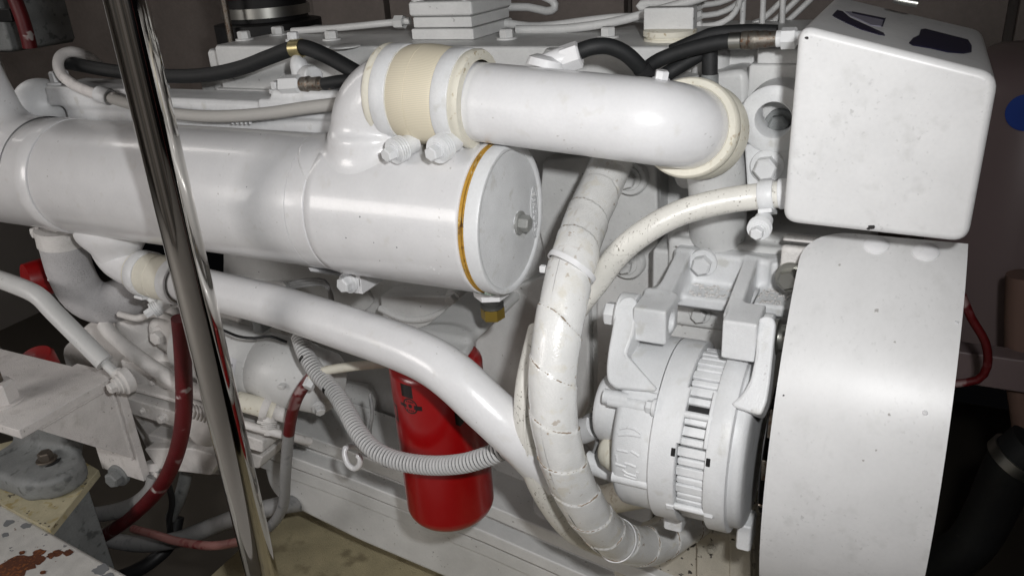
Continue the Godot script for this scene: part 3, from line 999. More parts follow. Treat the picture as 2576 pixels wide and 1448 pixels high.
	part(t, G.new().slab(P(1690, 560, -0.24), P(2120, 660, -0.14) * Vector3(1, 1, 0) + Vector3(0, -0.35, -0.14), 0.006), "front_case", mats.block)

# ---------------------------------------------------------------- rocker cover and what sits on it
func build_top() -> void:
	var z := -0.2
	var yt := 1.056
	var a := P(533, 110, z)
	var t := thing("rocker_cover", "long grey-white rocker cover along the top of the engine", "cover")
	part(t, G.new().slab(Vector3(a.x, 0.985, z), Vector3(-0.10, yt, -0.46), 0.005), "cover", mats.block)
	part(t, G.new().slab(Vector3(a.x - 0.006, 0.975, z + 0.008), Vector3(-0.10, 0.99, -0.47), 0.003), "flange", mats.block)
	for q in [[615, 92], [835, 92], [1275, 90], [1530, 86], [700, 80]]:
		var b := PY(q[0], q[1] + 8, yt)
		bolt(t, b, Vector3.UP, 0.018, mats.block)
	for q in [[1410, 132], [1790, 118]]:
		var b := P(q[0], q[1], z + 0.004)
		part(t, G.new().lathe([Vector2(-0.05, 0.022), Vector2(0.015, 0.022), Vector2(0.02, 0.018), Vector2(0.02, 0.0)], Vector3(b.x, yt - 0.022, z + 0.004), Vector3.UP, 24), "bolt_boss", mats.block)
	part(t, G.new().lathe([Vector2(0.0, 0.022), Vector2(0.002, 0.022), Vector2(0.003, 0.019), Vector2(0.003, 0.0)], PY(868, 118, yt), Vector3.UP, 28), "round_plug", mats.block)
	# square breather housing
	var br := thing("breather_housing", "square grey-white three-layer housing bolted on the rocker cover", "housing")
	var l := PY(1037, 106, yt)
	var r := PY(1196, 108, yt)
	var zz := -0.255
	var x0 := P(1036, 104, zz).x
	var x1 := P(1192, 104, zz).x
	part(br, G.new().slab(Vector3(x0, yt, zz), Vector3(x1, yt + 0.016, zz - 0.13), 0.002), "base", mats.block)
	part(br, G.new().slab(Vector3(x0 + 0.003, yt + 0.0165, zz - 0.003), Vector3(x1 - 0.003, yt + 0.032, zz - 0.127), 0.002), "middle", mats.block)
	part(br, G.new().slab(Vector3(x0 - 0.001, yt + 0.0325, zz + 0.001), Vector3(x1 + 0.001, yt + 0.054, zz - 0.131), 0.004), "lid", mats.block)
	for q in [[x0 + 0.01, zz - 0.012], [x1 - 0.012, zz - 0.012], [x0 + 0.012, zz - 0.118], [x1 - 0.012, zz - 0.118]]:
		bolt(br, Vector3(q[0], yt + 0.054, q[1]), Vector3.UP, 0.012, mats.block)
	part(br, G.new().lathe([Vector2(0.0, 0.016), Vector2(0.004, 0.016), Vector2(0.005, 0.012), Vector2(0.05, 0.012), Vector2(0.05, 0.0)], Vector3((x0 + x1) * 0.5 + 0.01, yt + 0.054, zz - 0.05), Vector3.UP, 24), "pipe_stub", mats.block)
	hexnut(br, Vector3(x0, yt + 0.02, zz - 0.06), Vector3.LEFT, 0.016, mats.block, "side_nut")
	# oil filler on the right
	var of := thing("filler_cap", "flat grey-white square cap on a round neck on the rocker cover", "cap")
	var c0 := P(1618, 96, -0.25).x
	var c1 := P(1744, 96, -0.25).x
	part(of, G.new().slab(Vector3(c0, yt + 0.012, -0.25), Vector3(c1, yt + 0.04, -0.27), 0.002), "handle_plate", mats.block)
	part(of, G.new().lathe([Vector2(0.0, 0.033), Vector2(0.003, 0.033), Vector2(0.003, 0.030), Vector2(0.006, 0.030), Vector2(0.006, 0.034), Vector2(0.012, 0.034), Vector2(0.014, 0.031), Vector2(0.0142, 0.0)], Vector3((c0 + c1) * 0.5, yt, -0.26), Vector3.UP, 40), "neck", mats.silicone_plain)
	# fuel lines
	var fl := thing("fuel_line", "thin grey-white fuel line running to the square housing", "pipe", "")
	part(fl, ztube([[735, 78, -0.33], [850, 70, -0.33], [950, 60, -0.33], [1032, 52, -0.33]], 0.0055, 0.04, 12), "line", mats.block)
	hexnut(fl, P(1012, 55, -0.33), Vector3.LEFT, 0.018, mats.block, "union_nut")
	var lines := [
		["grey-white fuel line bending low from the square housing to the filler cap", [[1272, 58, -0.36], [1330, 66, -0.36], [1390, 64, -0.36], [1480, 52, -0.36], [1560, 44, -0.36], [1625, 46, -0.35]]],
		["grey-white fuel line rising from behind the housing towards the filler cap", [[1300, 74, -0.33], [1420, 72, -0.33], [1540, 56, -0.33], [1640, 30, -0.34], [1730, 5, -0.34], [1780, -12, -0.34]]],
		["looped grey-white pipe sticking up behind the square housing", [[1272, 18, -0.40], [1330, 18, -0.40], [1375, 28, -0.40], [1395, 20, -0.40], [1390, 2, -0.40], [1360, -12, -0.40]]],
		["grey-white fuel line with a closed bend above the filler cap", [[1760, -8, -0.36], [1690, 6, -0.36], [1630, 8, -0.36], [1610, 14, -0.36], [1630, 22, -0.36], [1690, 18, -0.36], [1750, 6, -0.36]]],
	]
	for q in lines:
		var n := thing("fuel_line", q[0], "pipe", "fuel lines on top of the engine")
		part(n, ztube(q[1], 0.0062, 0.02, 12), "line", mats.block)
	for k in 6:
		var n := thing("injector_line", ["lowest thin grey-white injector line, bending up beside the filler cap", "middle thin grey-white injector line bending up beside the filler cap", "topmost thin grey-white injector line bending up beside the filler cap", "slanting thin grey-white line next to the bent injector lines", "slanting thin grey-white line between two other slanting lines", "slanting thin grey-white line closest to the white box cover"][k], "pipe", "injector lines beside the filler cap")
		var o := k * 34.0
		var zz2 := -0.40 - 0.012 * k
		if k < 3:
			part(n, ztube([[1756, 66 - k * 26, zz2], [1800 + k * 6, 62 - k * 28, zz2], [1838 + k * 8, 44 - k * 28, zz2], [1858 + k * 12, 14 - k * 20, zz2], [1866 + k * 14, -20, zz2]], 0.0042, 0.015, 10), "line", mats.block)
		else:
			part(n, ztube([[1800 + o, 62, zz2], [1826 + o, 40, zz2], [1862 + o, 6, zz2], [1890 + o, -22, zz2]], 0.0042, 0.015, 10), "line", mats.block)
		hexnut(n, P(1752 + (0.0 if k < 3 else o + 46.0), 66 - (k * 26 if k < 3 else 4), zz2), Vector3(0.9, 0.3, 0), 0.012, mats.block, "union_nut")
	for k in 3:
		var n := thing("upright_line", "short upright grey-white line among the injector lines", "pipe", "upright lines among the injector lines")
		part(n, G.new().tube(PackedVector3Array([P(1868 + k * 50, 62, -0.42), P(1872 + k * 50, -30, -0.42)]), 0.004, 10), "stem", mats.block)
	# exhaust manifold lying behind the heat exchanger
	var m := thing("manifold", "long grey-white manifold casting lying behind the heat exchanger", "manifold")
	var zm := -0.085
	var ym := P(560, 252, zm).y
	var xa := P(135, 262, zm).x
	var xb := P(880, 262, zm).x
	var sd := Sdf.new()
	sd.slab(Vector3(xa + 0.02, ym - 0.16, zm), Vector3(xb, ym, zm - 0.075), 0.008)
	sd.slab(Vector3(xa - 0.01, ym - 0.02, zm + 0.004), Vector3(P(330, 240, zm).x, ym + 0.012, zm - 0.08), 0.006)
	sd.slab(Vector3(P(655, 262, zm).x, ym - 0.02, zm + 0.006), Vector3(xb, ym + 0.005, zm - 0.08), 0.004)
	sd.slab(Vector3(P(682, 250, zm).x, ym, zm + 0.002), Vector3(xb, ym + 0.018, zm - 0.07), 0.006)
	sd.cyl(P(235, 215, zm - 0.04) - Vector3(0, 0.06, 0), P(235, 215, zm - 0.04), 0.03, 0.004)
	sd.ball(P(105, 265, -0.1), 0.045)
	part(m, sd.build(Vector3(xa - 0.1, ym - 0.17, -0.19), Vector3(xb + 0.02, ym + 0.05, -0.04), 0.0042), "casting", mats.cast)
	var q1 := P(150, 200, -0.11)
	bolt(m, Vector3(q1.x, ym + 0.012, q1.z), Vector3.UP, 0.026, mats.cast)
	bolt(m, P(700, 226, -0.1), Vector3.UP, 0.016, mats.cast)
	# sensor boss with the clip above it
	var sb := Sdf.new()
	var e0 := P(755, 175, -0.12)
	sb.cap(P(765, 215, -0.12), P(752, 165, -0.12), 0.016, 0.012)
	sb.cap(P(752, 165, -0.12), P(745, 150, -0.12), 0.008, 0.006)
	sb.cyl(P(770, 190, -0.11), P(790, 192, -0.10), 0.014)
	part(m, sb.build(e0 - Vector3.ONE * 0.05, e0 + Vector3.ONE * 0.05, 0.003), "sensor_boss", mats.cast)
	hexnut(m, P(722, 214, -0.09), (P(760, 212, -0.09) - P(722, 214, -0.09)).normalized(), 0.024, mats.cast, "union_nut", 0.2, 1.4)
	part(m, G.new().lathe([Vector2(0, 0.0), Vector2(0, 0.010), Vector2(0.012, 0.011), Vector2(0.014, 0.009), Vector2(0.030, 0.010), Vector2(0.031, 0.008), Vector2(0.05, 0.008), Vector2(0.05, 0.0)], P(760, 212, -0.09), P(830, 210, -0.09) - P(760, 212, -0.09), 20), "rusty_fitting", mats.steel)
	part(m, ztube([[815, 211, -0.09], [850, 205, -0.09], [900, 200, -0.1]], 0.0085, 0.02, 14), "rubber_end", mats.rubber)
	# raised casting numbers under the braided hose
	for k in 5:
		part(m, G.new().box(Transform3D(Basis(), P(585 + k * 11, 309, -0.066)), Vector3(0.0035, 0.004, 0.004), 0.001), "raised_mark", mats.cast)

# ---------------------------------------------------------------- heat exchanger
const HY := 0.889
func hx(x: float, y: float) -> float:
	return PC(x, y, HY, 0.0, 0.088).x
func build_heat_exchanger() -> void:
	var t := thing("heat_exchanger", "big white painted cylindrical heat exchanger with domed end cap", "heat exchanger")
	var o := Vector3(0, HY, 0)
	var xs := hx(762, 520)
	var xt := hx(712, 500)
	var xl := hx(63, 440)
	var xc := -0.403
	var R := 0.0895
	# shell in three lengths
	part(t, G.new().lathe([Vector2(xl + 0.0012, 0.076), Vector2(xl + 0.0012, 0.0862), Vector2(xl + 0.003, 0.0868), Vector2(xt - 0.0005, 0.0868), Vector2(xt - 0.0004, 0.0850), Vector2(xt + 0.0004, 0.0850), Vector2(xt + 0.0005, 0.0868), Vector2(xs - 0.010, 0.0868), Vector2(xs - 0.004, 0.0878), Vector2(xs - 0.0022, 0.0878), Vector2(xs - 0.0014, 0.0868), Vector2(xs - 0.0014, 0.076)], o, Vector3.RIGHT, 96), "shell", mats.white)
	part(t, G.new().lathe([Vector2(xl - 0.5, 0.0), Vector2(xl - 0.5, 0.07), Vector2(xl - 0.36, 0.0868), Vector2(xl - 0.035, 0.0868), Vector2(xl - 0.03, 0.0885), Vector2(xl - 0.004, 0.0890), Vector2(xl - 0.001, 0.0875), Vector2(xl - 0.0006, 0.080)], o, Vector3.RIGHT, 96), "rear_end", mats.white)
	part(t, G.new().lathe([Vector2(xs + 0.0002, 0.076), Vector2(xs + 0.0002, 0.0875), Vector2(xs + 0.0014, 0.0885), Vector2(xs + 0.012, R), Vector2(xc - 0.030, R), Vector2(xc - 0.027, R + 0.001), Vector2(xc - 0.0245, R + 0.0006), Vector2(xc - 0.0235, R - 0.002), Vector2(xc - 0.0235, 0.04)], o, Vector3.RIGHT, 96), "front_end", mats.white)
	# stained gasket between end and cap
	part(t, G.new().lathe([Vector2(xc - 0.0235, 0.05), Vector2(xc - 0.0235, R - 0.0008), Vector2(xc - 0.0200, R - 0.0005), Vector2(xc - 0.0197, R - 0.004), Vector2(xc - 0.0188, R - 0.004), Vector2(xc - 0.0185, R - 0.0008), Vector2(xc - 0.0168, R - 0.001), Vector2(xc - 0.0168, 0.05)], o, Vector3.RIGHT, 96), "gasket", mats.gasket, "gasket edge stained yellow and brown by leaks")
	var cap := part(t, G.new().lathe([Vector2(xc - 0.0166, 0.05), Vector2(xc - 0.0166, R - 0.0010), Vector2(xc - 0.003, R - 0.001), Vector2(xc - 0.0004, R - 0.0025), Vector2(xc, R - 0.005), Vector2(xc - 0.0008, R - 0.0078), Vector2(xc - 0.0028, R - 0.0095), Vector2(xc - 0.003, R - 0.0125), Vector2(xc - 0.001, 0.045), Vector2(xc, 0.02), Vector2(xc + 0.0004, 0.0)], o, Vector3.RIGHT, 96), "end_cap", mats.cast)
	# green weep below the gasket
	part(t, G.new().lathe([Vector2(xc - 0.030, R - 0.001), Vector2(xc - 0.029, R + 0.0012), Vector2(xc - 0.016, R + 0.0010), Vector2(xc - 0.015, R - 0.002)], o, Vector3.RIGHT, 14, PI * 0.80, PI * 1.05), "corrosion_crust", mats.verdigris, "pale green corrosion crust at the bottom of the gasket")
	var bc := PX(1305, 560, xc)
	part(cap, G.new().lathe([Vector2(-0.003, 0.0), Vector2(-0.003, 0.0165), Vector2(0.001, 0.016), Vector2(0.0015, 0.0)], bc, Vector3.RIGHT, 6), "bolt_seat", mats.cast)
	bolt(cap, bc + Vector3(0.0012, 0, 0), Vector3.RIGHT, 0.0175, mats.worn_bolt, 0.2, "cap_bolt")
	# raised oval with lettering
	var tc := PX(1346, 533, xc)
	var ov := PackedVector3Array()
	for k in 41:
		var a := TAU * k / 40.0
		ov.append(tc + Vector3(-0.0006, cos(a) * 0.0325, sin(a) * 0.0105))
	part(cap, G.new().tube(ov, 0.0007, 6, false), "raised_oval", mats.cast)
	var tm := TextMesh.new()
	tm.text = "SENDURE"
	var fo := SystemFont.new()
	fo.font_names = PackedStringArray(["Droid Sans"])
	fo.font_weight = 700
	tm.font = fo
	tm.font_size = 16
	tm.pixel_size = 0.0007
	tm.depth = 0.0014
	place(cap, tm, "raised_lettering", mats.cast, Transform3D(Basis(Vector3(0, -1, 0), Vector3(0, 0, -1), Vector3(1, 0, 0)), tc - Vector3(0.0004, 0, 0)))
	# water outlet casting on top: riser, bend, blended foot
	var rx := P(938, 330, 0).x
	var py := P(1060, 240, 0).y
	var sd := Sdf.new()
	sd.cyl(Vector3(-0.72, HY, 0), Vector3(-0.40, HY, 0), R - 0.0012, 0.002)
	sd.cyl(Vector3(rx + 0.002, HY + 0.0, 0.004), Vector3(rx + 0.002, HY + 0.104, 0.004), 0.0545, 0.012, 0, 0.014)
	var bend := PackedVector3Array([Vector3(rx - 0.004, HY + 0.07, 0.0)])
	for k in 7:
		var a := PI * 0.5 * k / 6.0
		bend.append(Vector3(rx + 0.050 - cos(a) * 0.052, py - 0.050 + sin(a) * 0.050, 0))
	bend.append(Vector3(rx + 0.075, py, 0))
	for k in bend.size() - 1:
		sd.cap(bend[k], bend[k + 1], 0.0455, 0.0455, 0, 0.009)
	sd.ball(Vector3(rx + 0.004, HY + 0.085, 0.0), 0.098, 2, 0.001)
	part(t, sd.build(Vector3(rx - 0.11, HY - 0.02, -0.11), Vector3(rx + 0.115, py + 0.06, 0.11), 0.0036), "outlet_casting", mats.white)
	# small blisters and specks in the paint
	var bl := G.new().lathe([Vector2(-0.4, 1.0), Vector2(0.1, 0.85), Vector2(0.4, 0.5), Vector2(0.5, 0.0)], Vector3.ZERO, Vector3.BACK, 10).mesh()
	for q in [[1084, 672, 0.0012], [1092, 678, 0.0016], [1104, 688, 0.0011], [1075, 676, 0.0010], [998, 622, 0.0012], [955, 655, 0.0010], [940, 610, 0.0010], [1120, 600, 0.0009], [870, 598, 0.0012], [620, 470, 0.0010], [655, 338, 0.0012], [1020, 470, 0.0009], [1150, 520, 0.0010], [905, 545, 0.0013]]:
		var w := PC(q[0], q[1], HY, 0.0, 0.0893 if q[0] > 770 else 0.0866)
		place(t, bl, "paint_blister", mats.white if q[0] > 1000 else mats.chip_grey, aim(w, Vector3(0, w.y - HY, w.z), q[2]))
	# drain fitting below the cap
	var dp := P(1237, 752, 0.0)
	hexnut(t, Vector3(dp.x, HY - R + 0.004, 0), Vector3.DOWN, 0.038, mats.white, "drain_adapter", 0.1, 0.62)
	part(t, G.new().lathe([Vector2(0.015, 0.0), Vector2(0.015, 0.0135), Vector2(0.022, 0.0125), Vector2(0.0225, 0.0145), Vector2(0.0245, 0.0145), Vector2(0.025, 0.0125), Vector2(0.027, 0.0145), Vector2(0.029, 0.0125), Vector2(0.031, 0.0125), Vector2(0.031, 0.0)], Vector3(dp.x, HY - R, 0), Vector3.DOWN, 24), "drain_thread", mats.thread)
	hexnut(t, Vector3(dp.x, HY - R - 0.031, 0), Vector3.DOWN, 0.026, mats.brass, "drain_plug", 0.2, 0.62)
	# support tab with bolt under the shell
	var tb := P(882, 712, 0.02)
	part(t, G.new().slab(tb + Vector3(-0.016, -0.014, 0.0), tb + Vector3(0.016, 0.03, -0.006), 0.001), "support_tab", mats.white)
	part(t, G.new().slab(tb + Vector3(0.013, -0.014, 0.0), tb + Vector3(0.0165, 0.03, -0.15), 0.001), "support_web", mats.white)
	bolt(t, tb + Vector3(-0.003, 0.001, 0.0), Vector3(-0.1, 0, 1), 0.0185, mats.cast)
	part(t, G.new().lathe([Vector2(0, 0.0888), Vector2(0.004, 0.093), Vector2(0.05, 0.094), Vector2(0.058, 0.0888)], Vector3(hx(762, 640) - 0.03, HY, 0), Vector3.RIGHT, 24, PI * 0.86, PI * 1.2), "support_saddle", mats.white)
	# neck at the far rear end
	var nk := Sdf.new()
	nk.cyl(Vector3(xl - 0.3, HY, 0), Vector3(xl + 0.0, HY, 0), 0.0885, 0.002)
	nk.cap(Vector3(P(20, 330, 0).x, HY + 0.05, 0), P(-70, 160, 0.0), 0.037, 0.035, 0, 0.02)
	var nc := P(0, 300, 0)
	nk.ball(nc, 0.13, 2)
	part(t, nk.build(nc - Vector3(0.14, 0.09, 0.1), nc + Vector3(0.09, 0.12, 0.1), 0.0045), "inlet_neck", mats.white)
	part(t, ztube([[-62, 175, 0.0], [-95, 110, 0.0], [-130, 40, 0.0]], 0.036, 0.03, 28), "inlet_pipe", mats.white)

# ---------------------------------------------------------------- upper pipe, its hose and clamps
func axis_x(px: float, py: float) -> float:
	return PC(px, py, 1.022, 0.0, 0.053).x
func build_upper_pipe() -> void:
	var a := P(1060, 240, 0)
	var b := P(1590, 300, 0)
	var dirv := (b - a).normalized()
	var t := thing("coolant_pipe", "thick glossy white coolant pipe bending into a cream hose", "pipe")
	var d2 := Vector3(0.02, -0.30, -0.95).normalized()
	var p := PackedVector3Array()
	var st := P(1120, 247, 0)
	var bs := P(1590, 300, 0)
	for k in 12:
		p.append(st.lerp(bs, k / 11.0))
	var rb := 0.050
	var nrm := (d2 - dirv * d2.dot(dirv)).normalized()
	var ang := acos(dirv.dot(d2))
	for k in range(1, 15):
		var th := ang * k / 14.0
		p.append(bs + dirv * rb * sin(th) + nrm * rb * (1.0 - cos(th)))
	var last: Vector3 = p[p.size() - 1]
	p.append(last + d2 * 0.05)
	part(t, G.new().tube(p, 0.0432, 64), "pipe", mats.white)
	hexnut(t, P(1663, 201, -0.014), (P(1668, 170, 0.0) - P(1660, 215, 0.0)).normalized(), 0.0125, mats.white, "plug", 0.4, 1.0)
	part(t, G.new().lathe([Vector2(-0.008, 0.009), Vector2(0.0015, 0.009), Vector2(0.002, 0.0)], P(1663, 201, -0.014), P(1668, 170, 0.0) - P(1660, 215, 0.0), 20), "plug_boss", mats.white)
	# fitting behind the pipe that feeds a black hose
	part(t, ztube([[1370, 166, -0.03], [1395, 155, -0.035], [1425, 146, -0.04]], 0.013, 0.01, 16), "hose_fitting", mats.white)
	hexnut(t, P(1425, 147, -0.04), P(1470, 132, -0.045) - P(1425, 147, -0.04), 0.026, mats.white, "union_nut", 0.2, 0.8)
	part(t, G.new().lathe([Vector2(0, 0), Vector2(0.0, 0.022), Vector2(0.008, 0.02), Vector2(0.012, 0.012), Vector2(0.012, 0.0)], P(1372, 168, -0.03), Vector3(0.2, 1, -0.2), 24), "fitting_foot", mats.white)
	# cream hose joining outlet casting and pipe
	var h := thing("silicone_hose", "short cream ribbed silicone hose joining outlet casting to thick pipe", "hose")
	var o := Vector3(0, a.y, 0)
	var xa := axis_x(914, 215)
	var xb := axis_x(1149, 250)
	var sl := (b.y - a.y) / (b.x - a.x)
	var ax := Vector3(1, sl * 0.8, 0).normalized()
	var c := Vector3((xa + xb) * 0.5, P(1045, 238, 0).y, 0)
	var L := (xb - xa) * 0.5
	var x1 := axis_x(931, 215) - c.x
	var x2 := axis_x(971, 218) - c.x
	var xm := axis_x(1019, 222) - c.x
	var x3 := axis_x(1082, 230) - c.x
	var x4 := axis_x(1126, 238) - c.x
	part(h, G.new().lathe([Vector2(-L, 0.044), Vector2(-L, 0.0535), Vector2(-L + 0.003, 0.0548), Vector2(x1 - 0.004, 0.0545), Vector2(x1, 0.0525), Vector2(x2, 0.0525)], c, ax, 64), "rear_lip", mats.silicone_plain)
	part(h, G.new().lathe([Vector2(x2, 0.0525), Vector2(x2 + 0.004, 0.0545), Vector2(xm - 0.006, 0.0562), Vector2(xm - 0.0006, 0.0562), Vector2(xm, 0.0556), Vector2(xm + 0.0006, 0.0566), Vector2(x3 - 0.02, 0.0564), Vector2(x3 - 0.004, 0.0545), Vector2(x3, 0.0525)], c, ax, 72), "ribbed_middle", mats.silicone)
	part(h, G.new().lathe([Vector2(x3, 0.0525), Vector2(x4, 0.0525), Vector2(x4 + 0.004, 0.0545), Vector2(L - 0.003, 0.0548), Vector2(L, 0.0535), Vector2(L, 0.0432)], c, ax, 64), "front_lip", mats.silicone_plain)
	var w1 := (x2 - x1)
	clamp_ring("white hose clamp on the cream hose next to the outlet casting", c + ax * (x1 + x2) * 0.5, ax, 0.0532, w1 * 0.92, Vector3(0, -1, 0.35), Vector3(-0.25, -0.12, 1), 0.0145, mats.cast, false, "", P(1010, 372, 0.052))
	clamp_ring("white hose clamp with slotted band on the cream hose next to the thick pipe", c + ax * (x3 + x4) * 0.5, ax, 0.0532, (x4 - x3) * 0.92, Vector3(0, -1, 0.35), Vector3(-0.1, -0.1, 1), 0.0150, mats.cast, true, "", P(1117, 368, 0.055))
	# cream hose the pipe runs into
	var h2 := thing("silicone_hose", "cream hose with a cut end that swallows the thick white pipe", "hose")
	var e := last - d2 * 0.012
	part(h2, G.new().lathe([Vector2(0.002, 0.0425), Vector2(0.0, 0.044), Vector2(0.0, 0.0500), Vector2(0.002, 0.0520), Vector2(0.010, 0.0530), Vector2(0.016, 0.0525), Vector2(0.018, 0.0512), Vector2(0.020, 0.0525), Vector2(0.06, 0.0530), Vector2(0.06, 0.0)], e, d2, 64), "hose", mats.silicone_plain)

# ---------------------------------------------------------------- lower pipe
func build_lower_pipe() -> void:
	var t := thing("coolant_pipe", "long white coolant pipe sloping under the heat exchanger to the hoses", "pipe")
	part(t, ztube([[445, 706, 0.018], [540, 731, 0.03], [700, 771, 0.046], [880, 829, 0.07], [1000, 870, 0.084], [1085, 908, 0.095], [1150, 955, 0.102], [1215, 1016, 0.105], [1290, 1085, 0.102], [1345, 1140, 0.09], [1390, 1190, 0.07]], 0.0288, 0.008, 40), "pipe", mats.white)
	var el := thing("outlet_elbow", "white cast elbow under the heat exchanger leading to the sloping pipe", "elbow")
	part(el, ztube([[262, 590, 0.0], [272, 622, 0.0], [295, 655, 0.003], [335, 678, 0.008], [380, 690, 0.012]], 0.0275, 0.006, 32), "elbow", mats.white)
	var bs := Sdf.new()
	var c := P(285, 600, 0.0)
	bs.slab(c + Vector3(-0.05, 0.0, -0.035), c + Vector3(0.045, 0.03, 0.035), 0.014)
	bs.cap(c + Vector3(-0.012, 0.0, 0.0), c + Vector3(0.0, -0.03, 0.0), 0.034, 0.03, 0, 0.03)
	bs.cap(c + Vector3(0.06, 0.025, 0.0), c + Vector3(0.03, 0.0, 0.0), 0.02, 0.02, 0, 0.03)
	part(el, bs.build(c - Vector3(0.1, 0.08, 0.06), c + Vector3(0.1, 0.06, 0.06), 0.004), "flange", mats.white)
	var h := thing("silicone_hose", "short cream hose joining the cast elbow to the sloping pipe", "hose")
	part(h, ztube([[352, 684, 0.009], [400, 696, 0.013], [455, 709, 0.019]], 0.0335, 0.006, 40), "hose", mats.silicone_plain)
	var ax := P(455, 709, 0.019) - P(352, 684, 0.009)
	part(h, G.new().lathe([Vector2(-0.0006, 0.0333), Vector2(0, 0.0343), Vector2(0.0006, 0.0333)], P(405, 697, 0.0135), ax, 40), "mould_line", mats.silicone_plain)
	clamp_ring("white hose clamp on the short cream hose under the heat exchanger", P(368, 688, 0.010), ax, 0.0338, 0.021, Vector3(0, -1, 0.3), Vector3(-0.55, -0.35, 0.8), 0.0125, mats.cast, false, "", P(398, 772, 0.03))
	clamp_ring("white hose clamp half hidden behind the chrome pole", P(450, 708, 0.0185), ax, 0.0338, 0.02, Vector3(0, -1, -0.3), Vector3(0.3, -0.2, 0.8), 0.0125, mats.cast)
	# rough grey elbow at the rear end
	var x := thing("exhaust_elbow", "rough dusty grey-white elbow hanging below the rear of the heat exchanger", "elbow")
	part(x, ztube([[150, 578, -0.01], [160, 625, -0.01], [178, 685, -0.012], [208, 738, -0.02], [255, 762, -0.035], [305, 752, -0.055], [345, 730, -0.08]], 0.0365, 0.01, 36), "elbow", mats.overspray)
	part(x, ztube([[148, 572, -0.01], [157, 612, -0.01]], 0.0385, 0.01, 36), "collar", mats.grimy)
	bolt(x, P(98, 582, 0.005), Vector3(-0.7, -0.1, 0.7), 0.016, mats.grimy)
	bolt(x, P(138, 688, 0.01), Vector3(-0.2, -0.9, 0.4), 0.018, mats.grimy)
	part(x, G.new().tube(PackedVector3Array([P(130, 640, 0.0), P(136, 690, 0.005)]), 0.010, 14), "bolt_stem", mats.grimy)
	part(x, G.new().tube(PackedVector3Array([P(150, 590, 0.0), P(100, 583, 0.004)]), 0.009, 14), "bolt_stem", mats.grimy)
	part(x, G.new().lathe([Vector2(0, 0.0), Vector2(0, 0.036), Vector2(0.012, 0.044), Vector2(0.03, 0.044), Vector2(0.03, 0.0)], P(335, 738, -0.07), P(360, 715, -0.1) - P(335, 738, -0.07), 28), "outlet_flange", mats.grimy)
	var rd := thing("red_valve", "dark red valve wheel behind the rough elbow", "valve")
	part(rd, G.new().lathe([Vector2(0, 0.0), Vector2(0, 0.03), Vector2(0.02, 0.034), Vector2(0.05, 0.03), Vector2(0.05, 0.0)], P(140, 690, -0.06), Vector3(-0.3, 0.1, 0.9), 24), "wheel", mats.red_plain)

